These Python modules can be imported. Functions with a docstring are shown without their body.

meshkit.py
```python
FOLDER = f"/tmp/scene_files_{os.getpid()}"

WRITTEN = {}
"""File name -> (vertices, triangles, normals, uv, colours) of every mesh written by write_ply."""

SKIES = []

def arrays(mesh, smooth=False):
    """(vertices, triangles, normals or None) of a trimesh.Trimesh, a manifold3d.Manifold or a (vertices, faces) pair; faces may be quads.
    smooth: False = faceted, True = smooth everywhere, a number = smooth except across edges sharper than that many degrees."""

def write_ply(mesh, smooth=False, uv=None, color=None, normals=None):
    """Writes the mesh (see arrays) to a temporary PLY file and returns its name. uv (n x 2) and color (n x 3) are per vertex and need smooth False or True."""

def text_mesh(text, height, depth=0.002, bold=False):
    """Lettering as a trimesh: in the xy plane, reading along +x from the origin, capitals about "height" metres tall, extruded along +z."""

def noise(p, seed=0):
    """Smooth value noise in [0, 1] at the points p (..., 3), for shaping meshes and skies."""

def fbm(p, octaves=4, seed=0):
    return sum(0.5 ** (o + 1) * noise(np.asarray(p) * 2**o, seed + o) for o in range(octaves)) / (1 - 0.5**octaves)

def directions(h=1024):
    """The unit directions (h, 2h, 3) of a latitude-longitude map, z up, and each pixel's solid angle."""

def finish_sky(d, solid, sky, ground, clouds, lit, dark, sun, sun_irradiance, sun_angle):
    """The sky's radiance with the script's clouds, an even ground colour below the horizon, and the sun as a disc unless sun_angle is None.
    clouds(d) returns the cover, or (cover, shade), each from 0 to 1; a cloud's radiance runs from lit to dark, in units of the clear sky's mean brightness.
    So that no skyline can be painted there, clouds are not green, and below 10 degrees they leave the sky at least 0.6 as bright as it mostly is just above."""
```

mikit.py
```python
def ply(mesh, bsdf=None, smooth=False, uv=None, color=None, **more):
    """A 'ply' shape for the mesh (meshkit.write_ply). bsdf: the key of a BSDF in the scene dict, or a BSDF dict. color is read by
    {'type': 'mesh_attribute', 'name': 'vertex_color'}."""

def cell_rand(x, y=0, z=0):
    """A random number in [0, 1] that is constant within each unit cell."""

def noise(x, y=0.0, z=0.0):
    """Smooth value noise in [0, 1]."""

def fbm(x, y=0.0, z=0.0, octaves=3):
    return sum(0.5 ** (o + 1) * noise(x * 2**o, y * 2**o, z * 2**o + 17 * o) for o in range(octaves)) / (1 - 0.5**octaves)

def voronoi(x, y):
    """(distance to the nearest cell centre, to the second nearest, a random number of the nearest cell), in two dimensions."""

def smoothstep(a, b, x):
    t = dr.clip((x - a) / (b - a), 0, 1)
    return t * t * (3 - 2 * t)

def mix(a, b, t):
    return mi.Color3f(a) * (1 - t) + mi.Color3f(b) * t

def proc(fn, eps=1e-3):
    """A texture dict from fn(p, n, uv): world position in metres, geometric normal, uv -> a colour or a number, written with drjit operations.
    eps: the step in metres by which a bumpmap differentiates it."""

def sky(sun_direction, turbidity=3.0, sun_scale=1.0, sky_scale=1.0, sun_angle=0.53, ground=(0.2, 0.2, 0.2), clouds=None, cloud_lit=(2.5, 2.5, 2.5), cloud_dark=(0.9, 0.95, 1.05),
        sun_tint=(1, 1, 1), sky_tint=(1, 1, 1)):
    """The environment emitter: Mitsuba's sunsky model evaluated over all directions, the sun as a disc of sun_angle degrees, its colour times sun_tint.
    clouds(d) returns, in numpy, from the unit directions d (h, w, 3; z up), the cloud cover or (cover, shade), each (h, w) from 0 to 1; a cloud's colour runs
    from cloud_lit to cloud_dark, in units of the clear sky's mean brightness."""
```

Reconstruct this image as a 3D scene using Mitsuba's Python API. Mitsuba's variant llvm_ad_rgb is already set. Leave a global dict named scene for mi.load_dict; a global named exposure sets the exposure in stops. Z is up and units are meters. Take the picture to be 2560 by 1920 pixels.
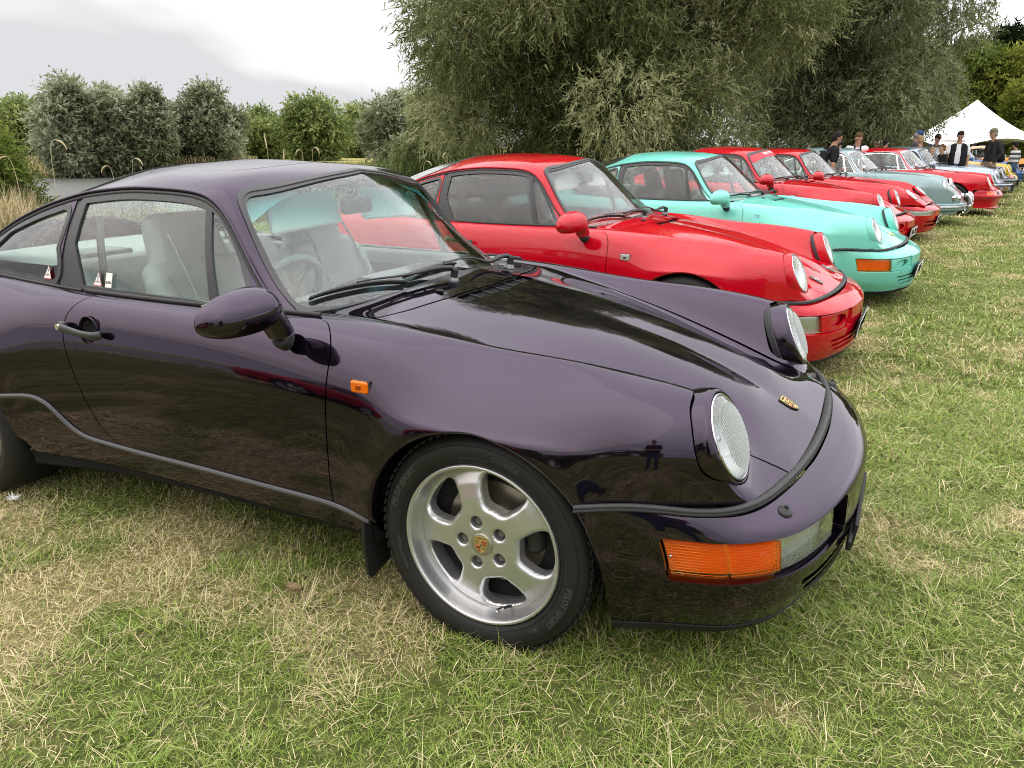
import math, random
import numpy as np, trimesh, shapely, shapely.affinity, manifold3d, mitsuba as mi, drjit as dr
import mikit, meshkit
from scipy.interpolate import CubicSpline, PchipInterpolator, RectBivariateSpline, RegularGridInterpolator
from scipy.ndimage import gaussian_filter1d
T4 = mi.ScalarTransform4f
scene = {}
# ---------------------------------------------------------------- camera, sky, exposure
CAM = np.array([.9038, -2.4027, 1.3306]); YAW, PITCH, ROLL = 2.0373, -.3005, .0009
_f = np.array([math.cos(YAW) * math.cos(PITCH), math.sin(YAW) * math.cos(PITCH), math.sin(PITCH)]); _r = np.array([math.sin(YAW), -math.cos(YAW), 0]); _u = np.cross(_r, _f)
_u2 = math.cos(ROLL) * _u - math.sin(ROLL) * _r; _r2 = math.cos(ROLL) * _r + math.sin(ROLL) * _u
FPX = 1923.12
scene['camera'] = {'type': 'perspective', 'fov': math.degrees(2 * math.atan(1280 / FPX)), 'fov_axis': 'x', 'near_clip': .05, 'far_clip': 2000.,
                   'to_world': T4().look_at(origin=CAM.tolist(), target=(CAM + _f).tolist(), up=_u2.tolist())}
def clouds(d):
    p = d / (d[..., 2:3] + .16) * [1, 1, 0]
    q = np.stack([p[..., 0] * .55 + p[..., 1] * .2, p[..., 1] * .35 - p[..., 0] * .1, 0 * p[..., 0]], -1)
    a = meshkit.fbm(q + 3.7, 5, 4); b = meshkit.fbm(q * .35 + 9.1, 3, 8)
    shade = np.clip(.92 - .86 * d[..., 2] + (.62 * a + .38 * b - .52) * 2.4, 0, 1)      # an overcast sky: brightest overhead
    return np.ones_like(a), shade
scene['sky_light'] = mikit.sky((-.35, -.55, .76), turbidity=4, sun_scale=.10, sun_angle=85, clouds=clouds, cloud_lit=(4.3, 4.3, 4.32), cloud_dark=(.93, .945, .97))
exposure = 2.54
# ---------------------------------------------------------------- helpers
labels = {}
def V(*a): return np.array(a, float)
def key_for(base):
    k, n = base, 0
    while k in USED:
        n += 1; k = f'{base}_{n:03d}'
    USED.add(k); return k
USED = set()
def add(name, mesh, bsdf, parent=None, smooth=False, to=None, uv=None, color=None, **lab):
    k = key_for(name if parent is None else parent + '__' + name)
    d = mesh if isinstance(mesh, dict) else mikit.ply(mesh, None, smooth=smooth, uv=uv, color=color)
    d = dict(d); d['bsdf'] = {'type': 'ref', 'id': bsdf}
    if to is not None: d['to_world'] = to
    scene[k] = d
    if lab: labels[k] = lab
    return k
def thing(name, label, category, group=None):
    k = key_for(name); labels[k] = dict(label=label, category=category)
    if group: labels[k]['group'] = group
    return k
def nrm_of(m):
    n = getattr(m, 'nrm', None)
    return n if n is not None else vnormals(np.array(m.vertices), np.array(m.faces))
def cat(ms):
    ms = [m for m in ms if m is not None and len(m.faces)]
    o = np.cumsum([0] + [len(m.vertices) for m in ms]); q = TM(np.vstack([m.vertices for m in ms]), np.vstack([np.array(m.faces) + a for m, a in zip(ms, o)]))
    if any(getattr(m, 'nrm', None) is not None for m in ms): q.nrm = np.vstack([nrm_of(m) for m in ms])
    return q
def mir(m):
    q = TM(np.array(m.vertices) * [1, -1, 1], np.array(m.faces)[:, ::-1])
    if getattr(m, 'nrm', None) is not None: q.nrm = m.nrm * [1, -1, 1]
    return q
def write(m, smooth):
    if getattr(m, 'nrm', None) is not None and smooth is not False: return {'type': 'ply', 'filename': meshkit.write_ply((np.array(m.vertices), np.array(m.faces)), False, normals=m.nrm), 'face_normals': False}
    return mikit.ply(m, None, smooth=smooth)
def TM(v, f): return trimesh.Trimesh(np.asarray(v, float), np.asarray(f, int), process=False)
def frame_tube(path, radius, n=10, closed=False, flat=None, up=(0, 0, 1), caps=True):
    """A tube along path; radius a number or per point; flat=(a,b): elliptical half axes (sideways, along up)."""
    P = np.asarray(path, float); N = len(P)
    t = np.gradient(P, axis=0) if not closed else np.roll(P, -1, 0) - np.roll(P, 1, 0)
    t /= np.linalg.norm(t, axis=1, keepdims=True) + 1e-12
    up = np.broadcast_to(np.asarray(up, float), P.shape)
    s = np.cross(t, up); s /= np.linalg.norm(s, axis=1, keepdims=True) + 1e-12
    u = np.cross(s, t)
    a = np.arange(n) * 2 * np.pi / n
    r = np.broadcast_to(np.asarray(radius, float), (N,))
    fa, fb = flat if flat is not None else (1, 1)
    fa = np.broadcast_to(np.asarray(fa, float), (N,)); fb = np.broadcast_to(np.asarray(fb, float), (N,))
    v = P[:, None] + (r * fa)[:, None, None] * np.cos(a)[None, :, None] * s[:, None] + (r * fb)[:, None, None] * np.sin(a)[None, :, None] * u[:, None]
    f = []
    M = N if closed else N - 1
    i, j = np.meshgrid(np.arange(M), np.arange(n), indexing='ij')
    i2, j2 = (i + 1) % N, (j + 1) % n
    q = np.stack([i * n + j, i2 * n + j, i2 * n + j2, i * n + j2], -1).reshape(-1, 4)
    f = np.vstack([q[:, [0, 2, 1]], q[:, [0, 3, 2]]])
    v = v.reshape(-1, 3)
    if caps and not closed:
        c0, c1 = len(v), len(v) + 1
        v = np.vstack([v, P[:1], P[-1:]]); k = np.arange(n); k2 = (k + 1) % n
        f = np.vstack([f, np.stack([np.full(n, c0), k, k2], 1), np.stack([np.full(n, c1), (N - 1) * n + k2, (N - 1) * n + k], 1)])
    return TM(v, f)
def lathe(prof, n=48, axis='y', a0=0, a1=2 * np.pi):
    """prof: (r, h) points; revolved round the axis (h along it)."""
    p = np.asarray(prof, float); full = abs(a1 - a0 - 2 * np.pi) < 1e-9
    a = np.linspace(a0, a1, n, endpoint=not full)
    c, s = np.cos(a), np.sin(a)
    r, h = p[:, 0][None], p[:, 1][None]
    X, Z, Y = r * c[:, None], r * s[:, None], np.broadcast_to(h, (n, len(p)))
    v = np.stack({'y': (X, Y, Z), 'z': (X, Z, Y), 'x': (Y, X, Z)}[axis], -1).reshape(-1, 3)
    K = len(p); M = n if full else n - 1
    i, j = np.meshgrid(np.arange(M), np.arange(K - 1), indexing='ij'); i2 = (i + 1) % n
    q = np.stack([i * K + j, i2 * K + j, i2 * K + j + 1, i * K + j + 1], -1).reshape(-1, 4)
    return TM(v, np.vstack([q[:, [0, 1, 2]], q[:, [0, 2, 3]]]))
def gridmesh(P, flip=False):
    n, m = P.shape[:2]
    i, j = np.meshgrid(np.arange(n - 1), np.arange(m - 1), indexing='ij')
    q = np.stack([i * m + j, (i + 1) * m + j, (i + 1) * m + j + 1, i * m + j + 1], -1).reshape(-1, 4)
    f = np.vstack([q[:, [0, 1, 2]], q[:, [0, 2, 3]]])
    return TM(P.reshape(-1, 3), f[:, ::-1] if flip else f)
def box(cx, cy, cz, sx, sy, sz, r=0.0):
    if r <= 0:
        m = trimesh.creation.box((sx, sy, sz)); m.apply_translation((cx, cy, cz)); return m
    b = [manifold3d.Manifold.sphere(r, 12).translate((x, y, z)) for x in (-sx / 2 + r, sx / 2 - r) for y in (-sy / 2 + r, sy / 2 - r) for z in (-sz / 2 + r, sz / 2 - r)]
    m = manifold3d.Manifold.batch_hull(b).translate((cx, cy, cz)).to_mesh()
    return TM(m.vert_properties[:, :3], m.tri_verts)
def tri2d(poly, maxlen=None):
    """Triangulates a shapely polygon on a grid of maxlen cells: (points, faces)."""
    x0, y0, x1, y1 = poly.bounds
    if maxlen is None: maxlen = max(x1 - x0, y1 - y0) * 1.01
    nx, ny = max(1, int(np.ceil((x1 - x0) / maxlen))), max(1, int(np.ceil((y1 - y0) / maxlen)))
    return clip_grid(np.linspace(x0, x1, nx + 1), np.linspace(y0, y1, ny + 1), poly)
def clip_grid(gx, gy, poly):
    """The rectangular grid cut by a polygon: (points (n,2), triangles)."""
    shapely.prepare(poly)
    X0, Y0 = np.meshgrid(gx[:-1], gy[:-1], indexing='ij'); X1, Y1 = np.meshgrid(gx[1:], gy[1:], indexing='ij')
    B = shapely.box(X0, Y0, X1, Y1)
    inside = shapely.contains_properly(poly, B); cross = shapely.intersects(poly, B) & ~inside
    ny = len(gy); n0 = len(gx) * ny
    GX, GY = np.meshgrid(gx, gy, indexing='ij'); pts = np.stack([GX.ravel(), GY.ravel()], 1)
    i, j = np.nonzero(inside)
    a = i * ny + j; b = (i + 1) * ny + j
    f = [np.stack([a, b, b + 1], 1), np.stack([a, b + 1, a + 1], 1)]
    ep, ef, n = [], [], n0
    for g in shapely.intersection(B[cross], poly):
        for q in getattr(g, 'geoms', [g]):
            if q.geom_type != 'Polygon' or q.area < 1e-12: continue
            if len(q.interiors):
                vv, ff = trimesh.creation.triangulate_polygon(q, engine='earcut')
            else:
                vv = np.array(q.exterior.coords)[:-1]
                if q.exterior.is_ccw is False: vv = vv[::-1]
                if abs(q.convex_hull.area - q.area) < 1e-9 * max(1e-6, q.area) + 1e-13:
                    k = np.arange(1, len(vv) - 1); ff = np.stack([k * 0, k, k + 1], 1)
                else:
                    vv, ff = trimesh.creation.triangulate_polygon(q, engine='earcut')
            ep.append(vv); ef.append(np.asarray(ff) + n); n += len(vv)
    if ep: pts = np.vstack([pts] + ep); f += ef
    f = np.vstack(f)
    key = np.round(pts, 7); _, first, inv = np.unique(key, axis=0, return_index=True, return_inverse=True)
    f = inv.ravel()[f]; pts = pts[first]
    ok = (f[:, 0] != f[:, 1]) & (f[:, 1] != f[:, 2]) & (f[:, 0] != f[:, 2]); f = f[ok]
    # all counter-clockwise
    p = pts[f]; ar = (p[:, 1, 0] - p[:, 0, 0]) * (p[:, 2, 1] - p[:, 0, 1]) - (p[:, 1, 1] - p[:, 0, 1]) * (p[:, 2, 0] - p[:, 0, 0])
    f = np.where((ar < 0)[:, None], f[:, ::-1], f)
    used = np.unique(f); re = np.full(len(pts), -1); re[used] = np.arange(len(used))
    return pts[used], re[f]
def boundary_edges(f):
    e = np.vstack([f[:, [0, 1]], f[:, [1, 2]], f[:, [2, 0]]])
    s = np.sort(e, 1); _, inv, cnt = np.unique(s, axis=0, return_inverse=True, return_counts=True)
    return e[cnt[inv.ravel()] == 1]
def skirt(v, f, dirs, depth):
    """A wall from every open edge of (v, f), depth along dirs (per vertex)."""
    e = boundary_edges(f); u, inv = np.unique(e, return_inverse=True); e2 = inv.reshape(-1, 2); n = len(u)
    w = np.vstack([v[u], v[u] + dirs[u] * depth])
    return TM(w, np.vstack([np.stack([e2[:, 1], e2[:, 0], e2[:, 0] + n], 1), np.stack([e2[:, 1], e2[:, 0] + n, e2[:, 1] + n], 1)]))
def clip_implicit(v, f, fn):
    """Keeps the part of a mesh where fn > 0, cutting triangles along the zero line."""
    s = fn(v); ins = s > 0; k = ins[f].sum(1); keep = f[k == 3]; cut = f[(k == 1) | (k == 2)]
    V2, F2, seen = [v], [keep], {}; n = len(v); new = []
    def edge(a, b):
        nonlocal n
        q = (min(a, b), max(a, b))
        if q not in seen:
            lo, hi = (v[a], v[b]) if s[a] > 0 else (v[b], v[a]); t0, t1 = 0., 1.
            for _ in range(14):
                t = .5 * (t0 + t1)
                if fn((lo + (hi - lo) * t)[None])[0] > 0: t0 = t
                else: t1 = t
            new.append(lo + (hi - lo) * t0); seen[q] = n; n += 1
        return seen[q]
    clip_implicit.pairs = seen
    out = []
    for t in cut:
        for r in range(3):
            a, b, c = t[r], t[(r + 1) % 3], t[(r + 2) % 3]
            if ins[a] and not ins[b] and not ins[c]: out.append((a, edge(a, b), edge(a, c))); break
            if ins[a] and ins[b] and not ins[c]: x, y = edge(b, c), edge(a, c); out += [(a, b, x), (a, x, y)]; break
    v2 = np.vstack([v] + ([np.array(new)] if new else [])); f2 = np.vstack([keep] + ([np.array(out)] if out else []))
    return v2, f2
def vnormals(v, f):
    n = np.zeros_like(v); c = np.cross(v[f[:, 1]] - v[f[:, 0]], v[f[:, 2]] - v[f[:, 0]])
    for k in range(3): np.add.at(n, f[:, k], c)
    return n / (np.linalg.norm(n, axis=1, keepdims=True) + 1e-15)
def curve(pts, n=None, step=None):
    """A smooth curve through points (chord-length cubic), sampled."""
    p = np.asarray(pts, float); t = np.r_[0, np.cumsum(np.linalg.norm(np.diff(p, axis=0), axis=1) ** 0.7)]
    L = np.linalg.norm(np.diff(p, axis=0), axis=1).sum()
    n = n or max(3, int(L / step) + 1)
    return CubicSpline(t, p)(np.linspace(0, t[-1], n))
def smooth_line(knots, xs, sigma=0.03):
    """Feature line: knots (x, value) -> PCHIP, then a Gaussian blur of sigma metres, at xs."""
    k = np.array(sorted(knots), float); g = np.arange(-3.9, 1.5, 0.005)
    y = PchipInterpolator(k[:, 0], k[:, 1])(np.clip(g, k[0, 0], k[-1, 0]))
    lo, hi = g < k[0, 0], g > k[-1, 0]
    s0 = (k[1, 1] - k[0, 1]) / (k[1, 0] - k[0, 0]); s1 = (k[-1, 1] - k[-2, 1]) / (k[-1, 0] - k[-2, 0])
    y[lo] += (g[lo] - k[0, 0]) * s0; y[hi] += (g[hi] - k[-1, 0]) * s1
    y = gaussian_filter1d(y, sigma / 0.005, mode='nearest')
    return np.interp(xs, g, y)
class Loft:
    """A surface from feature lines: K lines of (y(x), z(x)); parameters x and v in [0, K-1] (v = k on line k)."""
    def __init__(s, lines, xa, xb, nx=220, mv=8, sharp=(), post=None):
        s.xs = np.linspace(xa, xb, nx); s.K = len(lines)
        P = np.array([[smooth_line(l[0], s.xs, l[2] if len(l) > 2 else .03), smooth_line(l[1], s.xs, l[2] if len(l) > 2 else .03)] for l in lines])  # K,2,nx
        d = np.linalg.norm(np.diff(P, axis=0), axis=1)  # K-1,nx
        t = np.r_[0, np.cumsum(np.maximum(d.mean(1), 1e-3) ** 0.6)]
        s.v = np.unique(np.r_[np.linspace(0, s.K - 1, (s.K - 1) * mv + 1)])
        tv = np.interp(s.v, np.arange(s.K), t)
        out = np.zeros((nx, len(s.v), 2))
        br = [0, *sharp, s.K - 1]
        for a, b in zip(br[:-1], br[1:]):
            m = (s.v >= a - 1e-9) & (s.v <= b + 1e-9)
            if b - a == 1: w = ((tv[m] - t[a]) / (t[b] - t[a]))[None, :, None]; q = P[a].T[:, None] * (1 - w) + P[b].T[:, None] * w
            else: q = CubicSpline(t[a:b + 1], P[a:b + 1], axis=0, bc_type='natural')(tv[m]).transpose(2, 0, 1)
            out[:, m] = q
        if post is not None: out[..., 0] += post(s.xs[:, None], out[..., 1]) * (np.arange(len(s.v))[None] > 4 * mv)
        s.yz = out
        # normals on the dense grid, segment by segment so that creases stay sharp
        s.seg = []
        P3 = np.stack([np.broadcast_to(s.xs[:, None], out.shape[:2]), -out[..., 0], out[..., 1]], -1)
        for a, b in zip(br[:-1], br[1:]):
            m = np.nonzero((s.v >= a - 1e-9) & (s.v <= b + 1e-9))[0]; Q = P3[:, m]
            n = np.cross(np.gradient(Q, axis=0), np.gradient(Q, axis=1)); n /= np.linalg.norm(n, axis=2, keepdims=True) + 1e-12
            n = gaussian_filter1d(n, nx * .012 / (xb - xa) , axis=0, mode='nearest'); n /= np.linalg.norm(n, axis=2, keepdims=True) + 1e-12
            if a == 0: n[:, 0, 1] = 0; n[:, 0] /= np.linalg.norm(n[:, 0], axis=1, keepdims=True)
            s.seg.append((a, b, RegularGridInterpolator((s.xs, s.v[m]), n, bounds_error=False, fill_value=None)))
        s.iy = RectBivariateSpline(s.xs, s.v, out[..., 0], kx=3, ky=1, s=0); s.iz = RectBivariateSpline(s.xs, s.v, out[..., 1], kx=3, ky=1, s=0)
    def P(s, x, v):
        return np.stack([x, s.iy(x, v, grid=False), s.iz(x, v, grid=False)], -1)
    def v_at(s, x, z=None, y=None, lo=0, hi=None):
        """The parameter v at which the section at x reaches the height z (or the half width y), searched from lo to hi."""
        hi = s.K - 1 if hi is None else hi; r = []
        x, val = np.broadcast_arrays(np.atleast_1d(x), np.atleast_1d(z if z is not None else y))
        g = np.linspace(lo, hi, 400)
        for a, b in zip(x, val):
            q = (s.iz if z is not None else s.iy)(np.full(400, a), g, grid=False) - b
            c = np.nonzero(np.sign(q[:-1]) != np.sign(q[1:]))[0]
            if len(c): i = c[0]; r.append(g[i] + (g[i + 1] - g[i]) * q[i] / (q[i] - q[i + 1]))
            else: r.append(g[np.argmin(abs(q))])
        return np.array(r)
    def xz(s, pts, lo=4, hi=None):
        """Points (x, z) of the side -> (x, v)."""
        p = np.asarray(pts, float); return np.stack([p[:, 0], s.v_at(p[:, 0], z=p[:, 1], lo=lo, hi=hi)], 1)
    def panel(s, poly, nx=None, thick=0.010, off=0.0, sub=1):
        """The part of the surface inside the polygon (x, v), with a rim folded inwards. Near side (y < 0)."""
        x0, v0, x1, v1 = poly.bounds
        gx = s.xs[(s.xs >= x0 - .05) & (s.xs <= x1 + .05)]; gx = np.r_[gx[0], gx[sub:-1:sub], gx[-1]]; gv = s.v
        p, f = clip_grid(gx, gv, poly)
        v = s.P(p[:, 0], p[:, 1]) * [1, -1, 1]
        n = np.zeros_like(v); cv = p[f].mean(1)[:, 1]; vm = np.zeros(len(p)); vm[f[:, 0]] = cv; vm[f[:, 1]] = cv; vm[f[:, 2]] = cv   # which side of a crease a vertex belongs to
        for a, b, R in s.seg:
            k = (vm >= a) & (vm <= b + 1e-9); n[k] = R(np.clip(p[k], [s.xs[0], a], [s.xs[-1], b]))
        n /= np.linalg.norm(n, axis=1, keepdims=True) + 1e-12
        g = vnormals(v, f)
        if (n * g).sum() < 0: n = -n
        # outwards: away from the car's axis
        c = v.mean(0) - [v[:, 0].mean(), 0, .45]
        if (n @ c).mean() < 0: f = f[:, ::-1]; n = -n
        if off: v = v + n * off
        m = TM(v, f); m.nrm = n
        if thick > 0: return cat([m, skirt(v, f, -n, thick)])
        return m
# ---------------------------------------------------------------- materials
def rgb(*c): return {'type': 'rgb', 'value': list(c)}
def mat(name, d, two=True): scene[name] = {'type': 'twosided', 'bsdf': d} if two else d
def prin(c, rough=.5, **k): return {'type': 'principled', 'base_color': rgb(*c) if isinstance(c, tuple) else c, 'roughness': rough, **k}
def paint(c, metallic=0., rough=.35): return prin(c, rough, metallic=metallic, specular=.5, clearcoat=1.0, clearcoat_gloss=.97)
def gloss(c, a=.03): return {'type': 'plastic', 'diffuse_reflectance': rgb(*c), 'int_ior': 1.5, 'nonlinear': True}
mat('paint_purple', {'type': 'blendbsdf', 'weight': .034, 'a': {'type': 'plastic', 'diffuse_reflectance': rgb(.004, .003, .006), 'int_ior': 1.54, 'nonlinear': True}, 'b': prin((.13, .075, .16), .34, metallic=1.)})
mat('paint_red', gloss((.70, .007, .032)))
mat('paint_mint', gloss((.36, .80, .73)))
mat('paint_ice', gloss((.42, .55, .56)))
mat('paint_silver_blue', {'type': 'blendbsdf', 'weight': .5, 'a': gloss((.18, .22, .28)), 'b': prin((.50, .56, .66), .32, metallic=1.)})
mat('paint_slate', {'type': 'blendbsdf', 'weight': .5, 'a': gloss((.06, .06, .065)), 'b': prin((.26, .26, .28), .32, metallic=1.)})
mat('paint_yellow', gloss((.80, .62, .02)))
mat('paint_blue', gloss((.03, .22, .55)))
mat('paint_amber', gloss((.82, .44, .02)))
mat('paint_white', gloss((.75, .75, .74)))
mat('paint_black', gloss((.012, .012, .014)))
mat('rubber', prin((.035, .035, .037), .55, specular=.4))
mat('seal', prin((.045, .043, .046), .42, specular=.5))
mat('rubber_black', prin((.014, .014, .015), .6, specular=.35))
mat('frame', prin((.030, .030, .031), .33, specular=.5))
mat('handle', prin((.025, .028, .028), .30, specular=.6))
mat('black_satin', prin((.012, .012, .013), .38, specular=.5))
mat('black', prin((.010, .010, .010), .8, specular=.2))
mat('tyre', prin((.013, .0128, .0125), .60, specular=.35))
mat('tyre_letter', prin((.050, .049, .047), .45, specular=.4))
mat('alloy', prin((.60, .60, .61), .33, metallic=.85, specular=.5, clearcoat=.5, clearcoat_gloss=.9))
mat('cap', prin((.42, .39, .33), .30, metallic=.8))
mat('chrome', {'type': 'roughconductor', 'material': 'Cr', 'alpha': .03})
mat('chrome_dull', {'type': 'roughconductor', 'material': 'Al', 'alpha': .10})
mat('reflector', prin((.60, .62, .62), .35, metallic=.8))
mat('steel', {'type': 'roughconductor', 'material': 'Al', 'alpha': .18})
mat('steel_dark', prin((.18, .18, .18), .35, metallic=.8))
mat('disc', prin((.28, .25, .20), .35, metallic=.9))
mat('caliper', prin((.02, .02, .021), .4))
mat('gold', prin((.75, .55, .20), .30, metallic=.7)); mat('gold_edge', prin((.10, .08, .04), .4, metallic=.5)); mat('crest_red', prin((.55, .03, .03), .35))
mat('mirror', {'type': 'conductor', 'material': 'Al'})
mat('plate', prin((.75, .75, .72), .4)); mat('plate_back', prin((.7, .7, .68), .5))
mat('leather', prin((.30, .32, .305), .45, specular=.4)); mat('dark_cloth', prin((.035, .034, .034), .8)); mat('dash', prin((.20, .21, .20), .6)); mat('lining', prin((.55, .56, .54), .85)); mat('carpet', prin((.10, .10, .10), .95)); mat('belt', prin((.05, .05, .05), .7))
mat('red_lens', gloss((.35, .01, .01)))
def amberglass(c): return {'type': 'principledthin', 'base_color': rgb(*c), 'roughness': .08, 'spec_trans': .75, 'diff_trans': .5, 'eta': 1.5}
scene['amber'] = {'type': 'thindielectric', 'int_ior': 1.5, 'specular_transmittance': rgb(.98, .50, .05)}; mat('amber_solid', gloss((.90, .32, .01))); mat('clear_solid', gloss((.62, .62, .60))); mat('amber_line', prin((.95, .42, .06), .25, specular=.6)); mat('amber_dark', gloss((.55, .10, .004))); mat('amber_back', prin((.95, .42, .10), .45, metallic=.3))
scene['glass'] = {'type': 'thindielectric', 'int_ior': 1.52, 'specular_transmittance': rgb(.80, .90, .86)}
scene['dark_glass'] = {'type': 'thindielectric', 'int_ior': 1.52, 'specular_transmittance': rgb(.17, .17, .18)}
def band(p, n, uv):   # green shade band along the top of the screen, in every car
    t = mikit.smoothstep(1.075, 1.150, p.z)
    return mikit.mix((.83, .91, .87), (.20, .56, .56), t)
def band2(p, n, uv): return mikit.mix((.86, .90, .88), (.40, .62, .60), mikit.smoothstep(1.12, 1.17, p.z))
scene['screen'] = {'type': 'thindielectric', 'int_ior': 1.52, 'specular_transmittance': mikit.proc(band)}
scene['lens'] = {'type': 'thindielectric', 'int_ior': 1.5, 'specular_transmittance': rgb(.93, .95, .95)}
scene['clear'] = {'type': 'thindielectric', 'int_ior': 1.5, 'specular_transmittance': rgb(.88, .90, .88)}
mat('banner', prin((.62, .02, .04), .5))
scene['lens_frost'] = {'type': 'blendbsdf', 'weight': .85, 'a': {'type': 'thindielectric', 'int_ior': 1.5}, 'b': {'type': 'twosided', 'bsdf': {'type': 'diffuse', 'reflectance': rgb(.50, .53, .52)}}}
scene['headlamp_glass'] = {'type': 'blendbsdf', 'weight': .034, 'a': {'type': 'thindielectric', 'int_ior': 1.5, 'specular_transmittance': rgb(.94, .96, .96)}, 'b': {'type': 'twosided', 'bsdf': {'type': 'diffuse', 'reflectance': rgb(.75, .78, .78)}}}
mat('strip', prin((.020, .020, .021), .45, specular=.5)); mat('trim', prin((.05, .05, .053), .32, specular=.6))
def dusty(t, w=.035, c=(.25, .25, .25)): return {'type': 'blendbsdf', 'weight': w, 'a': {'type': 'thindielectric', 'int_ior': 1.52, 'specular_transmittance': t}, 'b': {'type': 'twosided', 'bsdf': {'type': 'diffuse', 'reflectance': rgb(*c)}}}
scene['dark_glass'] = dusty(rgb(.36, .36, .37), .015, (.10, .10, .10)); scene['glass_row'] = dusty(rgb(.80, .90, .86)); scene['screen_row'] = dusty(mikit.proc(band2), .05)
# ---------------------------------------------------------------- ground, lake, grass
rng = np.random.default_rng(11)
def ss(a, b, x): t = np.clip((x - a) / (b - a), 0, 1); return t * t * (3 - 2 * t)
def lake_d(x, y):
    """Signed distance-like: > 0 on the water."""
    # near shore: a line behind the cars' tails; far shore about sixty metres off
    near = -x - 12.5 - .10 * y - 1.6 * np.sin(y * .13 + 1) - .6 * np.sin(y * .41)
    far = 57 + 3.0 * np.sin(y * .08) - .20 * y + x * .95
    side = 34 - y + 2 * np.sin(x * .2)
    return np.minimum(np.minimum(near, far), side)
def height(x, y):
    z = .002 * np.clip(y - 3, 0, 60)
    d = lake_d(x, y)
    z = z - .95 * ss(-5.5, 1.5, d)
    return z + .02 * (meshkit.fbm(np.stack([x * .35, y * .35, 0 * x], -1), 3, 5) - .5) * ss(1.0, 4.0, abs(y) * 0 + 2.5)
gxs = np.r_[-420, -300, -220, -160, np.linspace(-120, -26, 60), np.linspace(-25, 12, 150), np.linspace(13, 60, 40), 90, 140, 220, 320, 420]
gys = np.r_[-300, -200, -120, -80, np.linspace(-50, -8, 40), np.linspace(-7, 30, 150), np.linspace(31, 110, 60), 140, 180, 240, 320, 420]
GX, GY = np.meshgrid(gxs, gys, indexing='ij')
gm = gridmesh(np.stack([GX, GY, height(GX, GY)], -1))
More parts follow.
